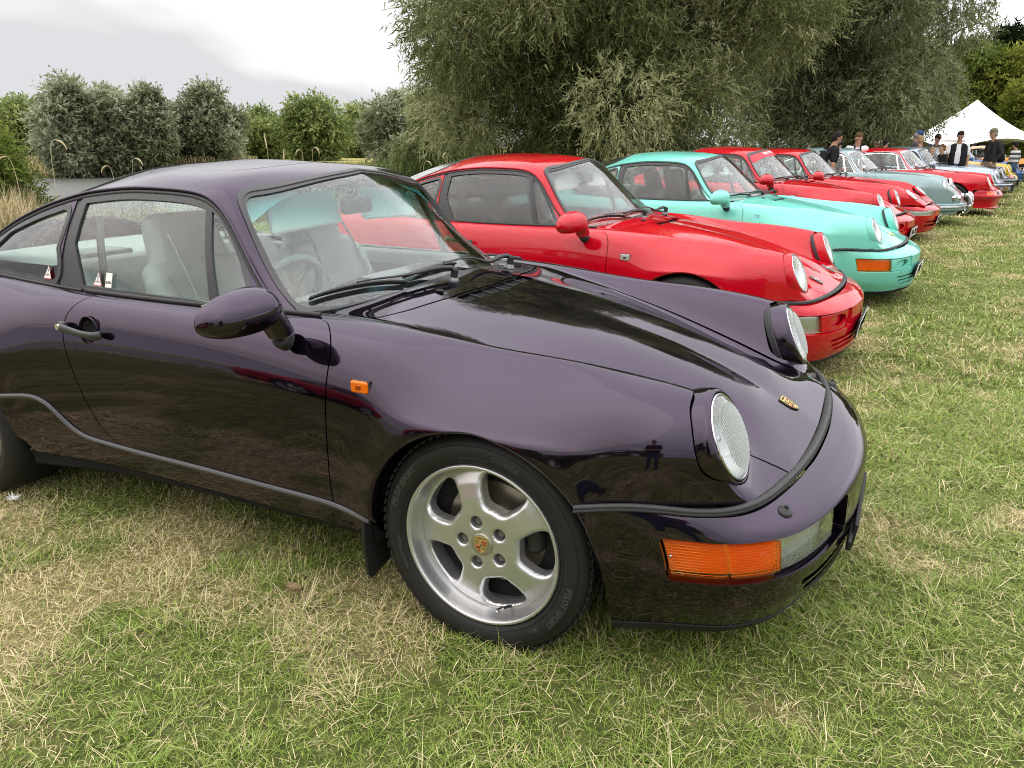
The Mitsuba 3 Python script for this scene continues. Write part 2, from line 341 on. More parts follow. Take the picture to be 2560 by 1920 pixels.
def patch(x, y):       # 0 = green, 1 = dry straw; wanders over the field
    a = mikit.fbm(x * .8, y * .8, 3.0, 3); b = mikit.fbm(x * 4.2, y * 4.2, 7.0, 2)
    return mikit.smoothstep(.47, .72, a * .50 + b * .50)
def c_ground(p, n, uv):
    f = mikit.fbm(p.x * 26, p.y * 26, 1.0, 3); t = patch(p.x, p.y)
    c = mikit.mix((.075, .098, .024), (.22, .18, .085), t * .7 + .2 * f)
    c = c * (.55 + .75 * f)
    wet = mikit.smoothstep(-.62, -.80, p.z)
    far = mikit.smoothstep(18, 45, -p.x)
    c = mikit.mix(c, (.30, .26, .10), far * .7)
    return mikit.mix(c, (.06, .05, .03), wet)
mat('ground_m', prin(mikit.proc(c_ground), .95, specular=.1))
add('ground', gm, 'ground_m', smooth=True, kind='structure')
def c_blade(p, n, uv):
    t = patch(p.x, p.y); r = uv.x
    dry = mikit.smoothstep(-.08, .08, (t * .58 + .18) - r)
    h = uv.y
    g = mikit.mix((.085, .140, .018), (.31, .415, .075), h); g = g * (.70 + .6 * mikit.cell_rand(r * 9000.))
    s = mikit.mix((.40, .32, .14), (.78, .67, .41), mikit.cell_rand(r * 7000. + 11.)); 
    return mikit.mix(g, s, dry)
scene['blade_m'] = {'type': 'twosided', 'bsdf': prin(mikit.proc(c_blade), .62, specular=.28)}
def blades(n, area, hmin, hmax, w, lay, seed):
    """n grass blades over [0, area]^2: uv.x a random number for the blade, uv.y the height along it."""
    r = np.random.default_rng(seed); x, y = r.uniform(-area / 2, area / 2, (2, n))
    cl = meshkit.noise(np.stack([x * 7 + seed, y * 7, 0 * x], -1), seed)
    u = r.uniform(0, 1, n); flat = r.uniform(0, 1, n) < lay * (1.3 - u)
    a = r.uniform(0, 2 * np.pi, n); L = r.uniform(hmin, hmax, n) * (.55 + .8 * cl); L = np.where(flat, L * r.uniform(1.0, 2.3, n), L)
    tilt0 = np.where(flat, r.uniform(1.0, 1.5, n), r.uniform(.1, .75, n)); bend = np.where(flat, r.uniform(-.25, .45, n), r.uniform(.2, 1.3, n)); L = L * np.where(cl > .62, 1.35, 1.0)
    W = w * r.uniform(.6, 1.3, n) * np.where(flat, .75, 1)
    z0 = np.where(flat, r.uniform(.004, .022, n), -.004)
    d = np.stack([np.cos(a), np.sin(a)], 1); s = np.stack([-d[:, 1], d[:, 0]], 1)
    P0 = np.stack([x, y, z0], 1); t1, t2 = tilt0 + bend * .4, tilt0 + bend
    up = lambda t, l: np.concatenate([d * (np.sin(t) * l)[:, None], np.maximum(np.cos(t) * l, -.01)[:, None]], 1)
    P1 = P0 + up(t1, L * .5); P2 = P1 + up(t2, L * .5); P2[:, 2] = np.maximum(P2[:, 2], .003)
    S = np.concatenate([s, 0 * s[:, :1]], 1) * W[:, None] / 2
    v = np.stack([P0 - S, P0 + S, P1 - S * .8, P1 + S * .8, P2], 1).reshape(-1, 3)
    b = np.arange(n)[:, None] * 5; f = np.concatenate([b + [[0, 1, 3]], b + [[0, 3, 2]], b + [[2, 3, 4]]])
    uv = np.stack([np.repeat(u, 5), np.tile([0, 0, .5, .5, 1.], n)], 1)
    return TM(v, f), uv
NG = 5
for i in range(NG):
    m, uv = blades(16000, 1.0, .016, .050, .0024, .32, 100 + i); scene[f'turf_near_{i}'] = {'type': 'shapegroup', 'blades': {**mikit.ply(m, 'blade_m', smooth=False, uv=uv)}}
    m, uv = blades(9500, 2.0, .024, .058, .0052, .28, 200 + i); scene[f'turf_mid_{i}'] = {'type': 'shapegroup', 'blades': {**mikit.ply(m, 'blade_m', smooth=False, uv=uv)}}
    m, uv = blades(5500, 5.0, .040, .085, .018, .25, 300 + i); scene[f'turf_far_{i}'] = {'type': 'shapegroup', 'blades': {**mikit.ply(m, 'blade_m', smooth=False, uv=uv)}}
def in_view(x, y, margin):
    d = np.array([x, y]) - CAM[:2]; f = _f[:2] / np.linalg.norm(_f[:2]); r = _r[:2]
    a, b = d @ f, d @ r
    return a > -margin and abs(b) < max(a, 0) * .72 + margin, math.hypot(*d)
ng = 0
def put_turf(kind, x, y, s=1.0):
    global ng
    ng += 1; k = f'grass__{ng:04d}'
    scene[k] = {'type': 'instance', 'sg': {'type': 'ref', 'id': f'turf_{kind}_{rng.integers(NG)}'}, 'to_world': T4().translate([x, y, float(height(np.array([x]), np.array([y]))[0])]).rotate([0, 0, 1], float(rng.integers(4) * 90 + 0)).scale([1, 1, s])}
labels['grass'] = dict(label='short mown grass, green with dry straw patches, covering the show field', category='grass', kind='stuff')
for x in np.arange(-6, 7, 1.0):
    for y in np.arange(-3, 8, 1.0):
        v, d = in_view(x, y, 1.0)
        if v and d < 5.0 and not (-3.0 < x < .3 and y > .4 and y < 1.0): put_turf('near', x, y)
for x in np.arange(-12, 10, 2.0):
    for y in np.arange(-2, 26, 2.0):
        v, d = in_view(x, y, 1.6)
        if v and 4.4 <= d < 17 and lake_d(x, y) < -5: put_turf('mid', x, y)
for x in np.arange(-14, 40, 5.0):
    for y in np.arange(12, 75, 5.0):
        v, d = in_view(x, y, 3)
        if v and 15 <= d < 75 and lake_d(x, y) < -4: put_turf('far', x, y)
# the rest of the field, seen only mirrored in the paint
for x in np.arange(-8, 8, 5.0):
    for y in np.arange(-12, -3, 5.0): put_turf('far', x, y)
# water
def c_water(p, n, uv):
    return .5 + .030 * mikit.fbm(p.x * 1.1 + p.y * .3, p.y * 3.0, 2.0, 4)
wx, wy = np.meshgrid(np.linspace(-75, -8, 40), np.linspace(-60, 42, 40), indexing='ij')
scene['water_m'] = {'type': 'bumpmap', 'arbitrary': mikit.proc(lambda p, n, uv: mikit.fbm(p.x * .8 + p.y * .5, p.y * 2.2 - p.x * .5, 2.0, 4), .02), 'scale': .25, 'bsdf': {'type': 'roughplastic', 'diffuse_reflectance': rgb(.10, .105, .095), 'int_ior': 1.33, 'alpha': .28}}
add('lake', gridmesh(np.stack([wx, wy, 0 * wx - .78], -1)), 'water_m', smooth=True, kind='structure')
# ---------------------------------------------------------------- trees
def leaf_mat(name, dark, light, trans):
    def c(p, n, uv):
        t = uv.x; r = mikit.cell_rand(t * 5003.)
        return mikit.mix(dark, light, mikit.smoothstep(.15, 1.0, t)) * (.75 + .5 * r)
    scene[name] = {'type': 'principledthin', 'base_color': mikit.proc(c), 'roughness': .5, 'diff_trans': trans, 'eta': 1.4}
leaf_mat('willow_leaf', (.16, .185, .07), (.55, .57, .33), 1.1)
leaf_mat('willow_leaf_grey', (.12, .14, .062), (.45, .48, .29), 1.0)
leaf_mat('far_leaf', (.20, .23, .13), (.52, .55, .39), 1.2)
leaf_mat('far_leaf_green', (.16, .21, .07), (.44, .50, .20), 1.2)
leaf_mat('green_leaf', (.08, .12, .024), (.29, .35, .09), .9)
leaf_mat('yellow_leaf', (.11, .14, .025), (.34, .36, .075), .9)
leaf_mat('dark_leaf', (.020, .032, .014), (.06, .085, .03), .4)
mat('bark', prin(mikit.proc(lambda p, n, uv: mikit.mix((.05, .042, .030), (.16, .13, .095), mikit.fbm(p.x * 9, p.y * 9, p.z * 2.5, 3))), .9))
def blob_points(r, n, lobes):
    """n points in a union of soft ellipsoid lobes (c, radii, weight), denser near their surface; and the outward direction."""
    w = np.array([l[2] for l in lobes], float); k = r.choice(len(lobes), n, p=w / w.sum())
    d = r.normal(size=(n, 3)); d /= np.linalg.norm(d, axis=1, keepdims=True); rad = r.uniform(0, 1, n) ** .33 * .6 + r.uniform(0, 1, n) ** .5 * .45
    C = np.array([l[0] for l in lobes]); R = np.array([l[1] for l in lobes])
    return C[k] + d * R[k] * rad[:, None], d, k, rad
def sprays(r, P, D, length, width, droop, leaves, spread, tn=0.):
    """Every point gets a twig with leaves on both sides of it: slender quads bent about the twig. uv.x is a tone for the twig."""
    n = len(P); ax = D * .8 + r.normal(size=(n, 3)) * .55; ax[:, 2] -= droop; ax /= np.linalg.norm(ax, axis=1, keepdims=True)
    L = length * r.uniform(.6, 1.4, n); tone = np.clip(r.normal(.45, .20, n) + tn, 0, 1)
    t = (np.arange(leaves) + .5) / leaves
    base = P[:, None] + ax[:, None] * (L[:, None] * t[None])[..., None]; base[..., 2] -= droop * .35 * (L[:, None] * t[None] ** 2)
    m = n * leaves
    side = np.cross(ax, r.normal(size=(n, 3))); side /= np.linalg.norm(side, axis=1, keepdims=True) + 1e-9
    sg = np.where(np.arange(leaves) % 2, 1, -1)
    ld = ax[:, None] * .75 + side[:, None] * sg[None, :, None] * spread + r.normal(size=(n, leaves, 3)) * .30; ld[..., 2] -= droop * .3
    ld = (ld / np.linalg.norm(ld, axis=-1, keepdims=True)).reshape(m, 3); base = base.reshape(m, 3)
    nm = r.normal(size=(m, 3)) * .6; nm[:, 2] += .8; wd = np.cross(ld, nm); wd /= np.linalg.norm(wd, axis=1, keepdims=True) + 1e-9
    ll = (L.mean() * .42 * r.uniform(.6, 1.3, m))[:, None]; ww = (width * r.uniform(.7, 1.3, m))[:, None]
    v = np.stack([base - wd * ww * .5, base + wd * ww * .5, base + ld * ll], 1).reshape(-1, 3)
    f = np.arange(m * 3).reshape(-1, 3)
    uv = np.stack([np.repeat(np.repeat(tone, leaves) + r.normal(size=m) * .05, 3), np.tile([0, .0, 1], m)], 1)
    return TM(v, f), np.clip(uv, 0.001, .999)
def limb(r, a, b, ra, rb, n=7, wob=.08):
    t = np.linspace(0, 1, n)[:, None]; p = a + (b - a) * t; L = np.linalg.norm(b - a); p[1:-1] += r.normal(size=(n - 2, 3)) * wob * L * .5
    p = curve(p, n * 2); return frame_tube(p, np.linspace(ra, rb, len(p)), 8, up=(1, .1, .1))
def tree(name, label, x, y, h, rad, seed, leaf='willow_leaf', n=9000, length=.5, width=.05, droop=.5, leaves=6, spread=.5, trunk=.22, base=.10, lobes=26, zb=None, group=None, category='tree', squash=1.0, extra=(), lobe=1.0, round_=False):
    r = np.random.default_rng(seed); z0 = float(height(np.array([x]), np.array([y]))[0]) if zb is None else zb; o = V(x, y, z0)
    k = thing(name, label, category, group)
    Ls = []; 
    for i in range(lobes):
        u = (i + .5) / lobes; zz = base * h + (h * (1 - base)) * (.10 + .82 * u); prof = math.sin(math.pi * min(.98, .16 + .80 * (u ** .85))) ** .62 if not round_ else (math.sin(math.pi * min(.97, .22 + .72 * u)) ** .8) * r.uniform(.75, 1.15)
        a = i * 2.39996 + r.uniform(-.4, .4); q = rad * prof * r.uniform(.30, .84)
        c = V(math.cos(a) * q, math.sin(a) * q, zz); s = rad * r.uniform(.22, .44) * (.6 + .5 * prof) * lobe
        Ls.append((c, V(s, s, s * r.uniform(.7, 1.15) * squash), s ** 2))
    for e in extra: Ls.append(e)
    P, D, kk, _ = blob_points(r, n, Ls); P[:, 2] = np.maximum(P[:, 2], .06 * h * r.uniform(.2, 1.0, n) + .1)
    lt = r.normal(0, .19, len(Ls)); m, uv = sprays(r, P, D, length, width, droop, leaves, spread, lt[kk]); m.vertices += o
    lm = []
    top = V(r.uniform(-.05, .05) * rad, r.uniform(-.05, .05) * rad, h * .62); fork = V(0, 0, h * max(.12, base * 1.2))
    lm.append(limb(r, V(0, 0, -.3), fork, trunk, trunk * .8, wob=.03)); lm.append(limb(r, fork, top, trunk * .75, trunk * .2))
    for c, s, w in Ls[::1]:
        st = fork + (top - fork) * np.clip((c[2] / h - .25) * .9, 0, .8); lm.append(limb(r, st, c, trunk * .30, .012 * (1 + h / 12)))
        for _ in range(2): e = c + np.clip(r.normal(size=3), -1, 1) * s * .55; lm.append(limb(r, c * .6 + st * .4, e, trunk * .13, .008 * (1 + h / 12), 4))
    t = cat(lm); t.vertices += o
    add('crown', m, leaf, k, uv=uv); add('trunk', t, 'bark', k, smooth=True)
    return k
def at(u, d, v=366):
    """Ground position seen in direction (u, v) (photograph pixels) at the distance d."""
    q = _f + _r2 * (u - 1280) / FPX + _u2 * (960 - v) / FPX; q = q[:2] / np.linalg.norm(q[:2]); return CAM[0] + q[0] * d, CAM[1] + q[1] * d
def top_z(u, v, d):
    """Height at which the sight line (u, v) passes at the ground distance d."""
    q = _f + _r2 * (u - 1280) / FPX + _u2 * (960 - v) / FPX; return CAM[2] + q[2] / math.hypot(q[0], q[1]) * d
# ---------------------------------------------------------------- the rear-engined coupe: one builder, several versions
HL_C = V(.586, .599, .653)                       # headlight centre (far side; y mirrored for the near one)
def hl_frame(tilt=23.5, yaw=2.8):
    t, w = math.radians(tilt), math.radians(yaw)
    n = V(math.cos(t) * math.cos(w), math.cos(t) * math.sin(w), math.sin(t)); s = np.cross(V(0, 0, 1), n); s /= np.linalg.norm(s)
    return n, s, np.cross(n, s)
def add_circle(c, r, a0, a1, n):
    a = np.radians(np.linspace(a0, a1, n)); return np.stack([c[0] + r * np.cos(a), c[1] + r * np.sin(a)], 1)
def unionv(polys): return shapely.unary_union(polys)

def coupe(res=1.0, wide=True, front='wrap', lights='amber_fog', tilt=23.5, interior='pale', detail=True, chrome=False, mirror='drop', banner=False, tinted=False, wheel='cup', strip=True, aerial=False):
    """Returns a list of (part path, mesh, role, smooth) in the car's own frame: x forwards from the front axle, y to its left, z up."""
    out = []
    def put(path, m, role, smooth=True, **lab): out.append((path, m, role, smooth, lab))
    nx = int(330 * res); mv = max(3, int(9 * res))
    # ---- feature lines of the lower body
    Wf = [(.86, .54), (.80, .60), (.72, .66), (.64, .708), (.586, .735), (.535, .754), (.45, .782), (.36, .795), (.2, .818), (0, .827), (-.2, .822), (-.35, .818), (-.5, .819), (-1, .813), (-1.4, .817)]
    Wr = [(-1.6, .827), (-1.8, .850), (-2, .876), (-2.2, .888), (-2.4, .886), (-2.7, .862), (-3, .80), (-3.15, .745), (-3.3, .64)] if wide else \
         [(-1.6, .816), (-1.8, .820), (-2, .827), (-2.2, .832), (-2.4, .83), (-2.7, .805), (-3, .75), (-3.15, .70), (-3.3, .60)]
    if not wide: Wf = [(x, min(w, .80 + (w - .80) * .55) if w > .80 else w) for x, w in Wf]
    Wf[:7] = [(.86, .45), (.80, .52), (.72, .60), (.68, .627), (.64, .674), (.61, .700), (.586, .718)]; Wf[5:5] = []; Wf.insert(7, (.535, .745)); Wf.insert(8, (.45, .781))
    Wf = sorted({x: w for x, w in Wf}.items(), reverse=True); W = Wf + Wr
    zc = [(.86, .455), (.80, .487), (.75, .517), (.655, .567), (.55, .620), (.4, .680), (.2, .742), (0, .790), (-.2, .828), (-.39, .857), (-.47, .868), (-.75, .885), (-1, .885), (-3.3, .885)]
    q1 = ([(.86, .24), (-.75, .26), (-3.3, .26)], [(x, z - .004) for x, z in zc])
    ys = [(.86, .42), (.719, .441), (.4, .478), (0, .530), (-.476, .577), (-.75, .605), (-3.3, .605)]
    zs = [(.86, .44), (.80, .475), (.719, .520), (.65, .546), (.55, .578), (.4, .630), (.2, .692), (0, .746), (-.2, .792), (-.476, .836), (-.75, .845), (-3.3, .845)]
    yc = [(.86, .50), (.74, .545), (.64, .588), (.5, .603), (.3, .612), (0, .622), (-.25, .632), (-.5, .655), (-.75, .682), (-1, .700), (-1.5, .707), (-1.9, .705), (-2.2, .70), (-2.6, .68), (-3, .60), (-3.3, .48)]
    if front == '993':
        zcr = [(.86, .455), (.80, .485), (.74, .52), (.68, .56), (.62, .605), (.56, .652), (.5, .70), (.44, .738), (.375, .765), (.26, .787), (.139, .800), (0, .808), (-.219, .826), (-.4, .842), (-.5, .847), (-.75, .852), (-.9, .849)]
    else:
        zcr = [(.86, .46), (.80, .487), (.73, .494), (.70, .503), (.67, .520), (.64, .546), (.60, .60), (.575, .69), (.55, .742), (.493, .762), (.375, .781), (.26, .794), (.139, .803), (0, .809), (-.219, .826), (-.4, .842), (-.5, .847), (-.75, .852), (-.9, .849)]
    if front != 'round': zcr += [(-1.3, .846), (-1.6, .848), (-1.9, .858), (-2.1, .868), (-2.3, .872), (-2.6, .862), (-2.9, .83), (-3.1, .79), (-3.3, .70)]
    if front == 'round':
        W = [(.86, .30), (.80, .42), (.74, .52), (.68, .60), (.60, .675), (.5, .735), (.36, .775), (.2, .795), (0, .80), (-.5, .805), (-1, .81), (-1.5, .815), (-1.9, .81), (-2.3, .78), (-2.7, .70), (-3, .58), (-3.3, .40)]
        zc = [(.86, .30), (.83, .42), (.79, .50), (.72, .575), (.6, .655), (.45, .725), (.25, .785), (0, .835), (-.25, .868), (-.47, .885), (-.75, .89), (-1, .885), (-3.3, .885)]
        q1 = ([(.86, .12), (.6, .22), (-.75, .26), (-3.3, .26)], [(x, z - .006) for x, z in zc])
        ys = [(.86, .20), (.719, .36), (.4, .44), (0, .500), (-.476, .577), (-.75, .605), (-3.3, .605)]; zs = [(x, z - .022) for x, z in zc]
        yc = [(.86, .25), (.75, .44), (.6, .54), (.5, .565), (.3, .59), (0, .615), (-.25, .63), (-.5, .655), (-.75, .682), (-1, .700), (-1.5, .707), (-1.9, .705), (-2.2, .69), (-2.6, .62), (-3, .48), (-3.3, .3)]
        zcr = [(.86, .29), (.80, .44), (.74, .52), (.68, .585), (.62, .645), (.56, .705), (.5, .745), (.40, .785), (.26, .812), (.1, .828), (-.1, .84), (-.4, .852), (-.75, .858), (-.9, .855)] + [(-1.3, .846), (-1.6, .848), (-1.9, .850), (-2.1, .84), (-2.3, .82), (-2.6, .77), (-2.9, .68), (-3.1, .60), (-3.3, .50)]
    lam = lambda k, s=.03: (lambda x: smooth_line(k, np.atleast_1d(x), s))
    X = np.unique(np.r_[np.linspace(-3.3, .86, 90), [k[0] for k in zcr]])
    LW, Lyc, Lzc, Lys, Lzs = (np.maximum(lam(W)(X), lam(yc)(X) + .05), lam(yc)(X), lam(zcr, .012 if front != '993' else .03)(X), lam(ys)(X), lam(zs)(X))
    zm = np.minimum(.60 + .03 * np.exp(-(X / .30) ** 4), Lzc - .02); pw = 1 + .75 * np.exp(-((X - .02) / .27) ** 4) + (.35 * np.exp(-((X + 2.2) / .40) ** 4) if wide else 0)
    def sh(a, p=.92):
        s, c = math.sin(math.radians(a)) ** p, math.cos(math.radians(a)) ** p
        s, c = s ** pw, c ** pw
        return (list(zip(X, Lyc + (LW - Lyc) * s)), list(zip(X, zm + (Lzc - zm) * c)))
    k2 = lambda y, z: (list(zip(X, y)), list(zip(X, z)))
    low = np.clip((.47 - abs(X - .45) * 0), 0, 1)
    lines = [([(-3.3, 0), (.86, 0)], zc), q1, (ys, zs), k2(Lys + .52 * (Lyc - Lys), Lzs + .60 * (Lzc - Lzs)), k2(Lyc, Lzc), sh(27), sh(52), sh(74),
             k2(LW, zm), k2(LW - .004, np.minimum(zm - .05, .45)), k2(LW - .018, np.minimum(zm - .1, .335)), k2(LW - .052, np.minimum(zm - .15, .235))]
    def flare(x, z):      # the wheel arches swell out towards their lips
        o = 0
        for cx, A in ((0, .032 if wide else .014), (-2.272, .014 if wide else .006)):
            if front == 'round': A = 0
            r = np.hypot(x - cx, z - .305) - R_arch; o = o + A * np.exp(-(np.maximum(r, 0) / (.085 if cx == 0 else .06)) ** 1.4) * np.clip((z - .27) / .05, 0, 1)
        return o
    R_arch = .343
    S = Loft([(a, b, .008) for a, b in lines], -3.3, .86, nx, mv, post=flare)
    NL = len(lines) - 1
    side = lambda pts: S.xz(pts, 4, NL)
    xr = lambda a, b, n=40: np.linspace(a, b, n)
    # ---- seams
    R_arch = .343
    arch = lambda cx, r=R_arch, n=60: shapely.Polygon(side(np.vstack([add_circle((cx, .305), r, 0, 180, n), [[cx - r, .20], [cx + r, .20]]])))
    fseam = curve([(-.75, .856), (-.69, .855), (-.607, .847), (-.554, .841), (-.513, .822), (-.490, .795), (-.480, .755), (-.478, .70), (-.482, .5), (-.486, .328)], 40)
    rseam = curve([(-1.505, .850), (-1.560, .826), (-1.592, .79), (-1.603, .75), (-1.598, .69), (-1.57, .593), (-1.523, .465), (-1.466, .38), (-1.41, .345), (-1.36, .328)], 40)
    g = .0022                                       # half a gap
    hood_rear = lambda y: np.interp(abs(y), [0, .25, .45, .60], [-.383, -.398, -.440, -.490])
    # the bumper strip's inner edge in plan
    st = V((.745, 0), (.742, .13), (.735, .25), (.722, .40), (.700, .51), (.672, .60), (.640, .665), (.600, .708), (.55, .742), (.45, .780), (.36, .803), (.2, .83), (.0, .86))
    st_x = PchipInterpolator(st[::-1, 0], st[::-1, 1])   # y at x
    # hood: v in [0, 2]
    vh = np.linspace(0, 2, 30)
    def zcut(v, lim=.516 if front != 'round' else .30, x0=(.352 if front in ('early', 'impact') else .275) if front != 'round' else .62):
        xs_ = np.linspace(x0, .85, 400); zz = S.iz(xs_, np.full(400, v), grid=False); hit = zz < lim
        return xs_[np.argmax(hit)] if hit.any() else .85
    def stripline(off=0): return np.array([(zcut(v, x0=.6) + off, v) for v in vh])
    sl = stripline(.006)
    hr = np.array([(hood_rear(S.iy(hood_rear(0), v)[0, 0]), v) for v in vh])
    for _ in range(3): hr = np.array([(hood_rear(S.iy(x, v)[0, 0]), v) for x, v in hr])
    gh = .004
    hood = shapely.Polygon(np.vstack([hr + [.004, 0], sl[::-1]])).intersection(shapely.box(-1, -.01, 1, 2 - .035))
    vent = None
    if front in ('wrap', '993'):
        a = [(hood_rear(S.iy(-.4, v)[0, 0]) + .012, v) for v in np.linspace(0, 0.97, 14)]
        vent = shapely.Polygon(np.vstack([a, [(x + .052, v) for x, v in a[::-1]]]))
        hood = hood.difference(vent.buffer(0))
    both = lambda m: cat([m, mir(m)])
    put('hood', both(S.panel(hood, thick=.012)), 'paint')
    if vent is not None:
        put('hood__vent', both(S.panel(vent, thick=.012, off=-.018)), 'black')
        if detail:
            ribs = []
            for yy in (-.165, -.083, 0, .083, .165): ribs.append(box(-.352, yy, .841, .058, .010, .010))
            for yy in np.linspace(-.235, .235, 60): ribs.append(box(-.352, yy, .838, .050, .0025, .004))
            for xx in np.linspace(-.372, -.328, 6): ribs.append(box(xx, 0, .838 - (xx + .352) * .16, .0025, .46, .004))
            r = cat(ribs); r.vertices[:, 2] -= (r.vertices[:, 0] + .352) * .16
            put('hood__vent__grille', r, 'rubber_black', False)
    # cowl: behind the hood
    cowl = shapely.Polygon(np.vstack([hr - [.004, 0], [(-.80, 2), (-.80, 0)]]))
    put('cowl', both(S.panel(cowl, thick=.012)), 'paint')
    # front fender: from the seam (v=2) to the sill, from the strip back to the door
    fs = side(fseam); seam_up = np.vstack([[(-.80, 2.0)], [(-.80, fs[0, 1])], fs])
    vv = np.linspace(2, NL - .01, 90); fr = np.array([(zcut(v), v) for v in vv])
    nose = [(.345, side([(.345, .525)])[0, 1])]
    fender = shapely.Polygon(np.vstack([[(-.80, 2.035)], fs + [g, 0], [(-.486, NL - .0)], [(.345, NL)], fr[::-1] * [1, 1] + [.012, 0]]).tolist()).buffer(0)
    zlow = side(np.stack([xr(-.6, .9), np.full(40, .322)], 1)); lowbox = shapely.Polygon(np.vstack([zlow, [(.9, 0), (-1.5, 0), (-1.5, zlow[0, 1])]])).buffer(0)
    fender = fender.intersection(lowbox).difference(arch(0))
    hn, hs, hu = hl_frame(tilt); Rg = .137 if front not in ('993', 'round') else .118
    gask = -.052
    def hlcut(p, far=False):
        c = HL_C if front != '993' else V(.54, .605, .655)
        d = p * [1, -1, 1] - c if not far else p - c
        return c, d
    fm = S.panel(fender, thick=.010)
    cHL = {'993': V(.555, .605, .655), 'round': V(.590, .560, .645)}.get(front, HL_C)
    # what lies inside the headlight's housing goes
    def hl_fn(v):
        d = v * [1, -1, 1] - cHL; a = d @ hn; r = np.linalg.norm(d - a[:, None] * hn, axis=1)
        dn = np.clip((-.02 - d @ hu) / .07, 0, 1)      # towards the bottom the hole narrows, where the nose panel runs up to the lamp
        return np.maximum(np.maximum(gask - a, r - Rg - .003 * (1 - dn) + dn * .40 * np.maximum(a + .04, 0)), a - .020)
    def drop_hl(m):
        v0 = np.array(m.vertices); v, f = clip_implicit(v0, np.array(m.faces), hl_fn); q = TM(v, f); n = nrm_of(m)
        if len(v) > len(v0):
            from scipy.spatial import cKDTree
            n = np.vstack([n, n[cKDTree(v0).query(v[len(v0):])[1]]])
        q.nrm = n; return q
    fm = drop_hl(fm)
    put('fender', fm, 'paint'); put('fender', mir(fm), 'paint')
    # door
    rs = side(rseam)
    vt = 4.03
    bot = side(np.stack([xr(-.486, -1.36), np.full(40, .330)], 1))
    top = [(x, vt) for x in xr(-1.505, -.75, 30)]
    door = shapely.Polygon(np.vstack([fs[2:] - [g, 0], bot, rs[::-1] + [g, 0], top])).buffer(0)
    hc = (-1.482, .742)
    scoop = shapely.Polygon(side(add_circle(hc, .044, 0, 360, 40)[:-1]))
    dm = S.panel(door.difference(scoop) if detail else door, thick=.010)
    put('door', dm, 'paint'); put('door', mir(dm), 'paint')
    # rear quarter
    bq = side(np.stack([xr(-1.36, -1.53, 10), np.full(10, .326)], 1))
    quarter = shapely.Polygon(np.vstack([[(-1.505, vt)], rs - [g, 0], bq, [(-1.53, NL)], [(-3.3, NL)], [(-3.3, 4)], [(x, 4.0) for x in xr(-3.25, -1.52, 20)]])).buffer(0)
    rq = S.panel(quarter.difference(arch(-2.272, .345)).difference(shapely.box(-3.4, 9.2, -2.6, 12)), thick=.010)
    put('quarter', rq, 'paint'); put('quarter', mir(rq), 'paint')
    # sill below the trim strip
    if front == 'round': sl1 = None
    sl1 = side(np.stack([xr(-.345, -1.53), np.full(40, .320)], 1)); sl2 = side(np.stack([xr(-1.53, -.345), np.full(40, .236)], 1))
    sm = S.panel(shapely.Polygon(np.vstack([sl1, sl2])).buffer(0), thick=.02)
    put('sill', sm, 'paint'); put('sill', mir(sm), 'paint')
    und = [(x, S.iy(x, NL)[0, 0] - .004) for x in xr(-.36, -1.93, 30)]
    zl = lambda x: float(np.interp(x, [-1.93, -1.5, -.36], [.165, .188, .205])); um = gridmesh(np.array([[(x, -y, .240), (x, -y + .006, .236), (x, -y + .014, zl(x) + .012), (x, -y + .030, zl(x)), (x, -y + .20, zl(x) - .004), (x, 0, .19)] for x, y in und])); um = both(um)
    put('underbody', cat([um, box(-1.1, 0, .245, 2.9, 1.0, .08), box(.15, 0, .27, .9, .9, .1)]), 'black', False)
    # the shell behind the gaps and the wheel wells
    inn = shapely.box(-3.28, 4.1, .60, NL - .2).difference(arch(0, .352)).difference(arch(-2.272, .354))
    im = S.panel(inn, thick=0, off=-.016, sub=2); im = TM(im.vertices, im.faces); im = TM(*clip_implicit(im.vertices, im.faces, lambda v: hl_fn(v) - .012))
    _m = im; put('inner_shell', _m, 'black'); put('inner_shell', mir(_m), 'black')
    wells = []
    for cx, r, yo in ((0, .343, .80), (-2.272, .345, .83 if wide else .78)):
        a = np.radians(np.linspace(-12, 192, 40)); ring = lambda y: np.stack([cx + (r + .006) * np.cos(a), np.full(40, y), .305 + (r + .006) * np.sin(a)], 1)
        wells.append(gridmesh(np.stack([ring(-yo), ring(-yo + .10), ring(-.48)], 1))); c = ring(-.48)
        wells.append(TM(np.vstack([c, [[cx, -.48, .2]]]), [(i, i + 1, 40) for i in range(39)]))
    
    for q in range(0, 4, 2): _m = cat(wells[q:q + 2]); put('wheel_well', _m, 'black', False); put('wheel_well', mir(_m), 'black', False)
    # rolled arch lips
    for cx, r in ((0, R_arch), (-2.272, .345)):
        a = np.radians(np.linspace(-4, 184, 60)); xz = np.stack([cx + r * np.cos(a), .305 + r * np.sin(a)], 1)
        ok = xz[:, 1] > (.325 if cx else .30); xz = xz[ok]; xv = side(xz); p = S.P(xv[:, 0], xv[:, 1]) * [1, -1, 1]
        c = V(cx, 0, .305); rad = (p - c) * [1, 0, 1]; rad /= np.linalg.norm(rad, axis=1, keepdims=True)
        prof = [(.0, .0), (-.006, .003), (-.010, .010), (-.011, .022), (-.010, .045)]
        lip = gridmesh(np.stack([p + rad * u + V(0, 1, 0) * w for u, w in prof], 1))
        _m = lip; put('arch_lip', _m, 'paint'); put('arch_lip', mir(_m), 'paint')
    # ---- trim strip along the sill and over the rear guard
    sp = curve([(-.352, .303), (-.40, .312), (-.487, .321), (-.78, .323), (-1.04, .326), (-1.31, .329), (-1.50, .338), (-1.592, .353), (-1.655, .392), (-1.723, .452), (-1.775, .473), (-1.84, .474), (-1.93, .466)], 90) if wide else curve([(-.352, .303), (-.40, .312), (-.487, .321), (-1.04, .326), (-1.9, .326)], 60)
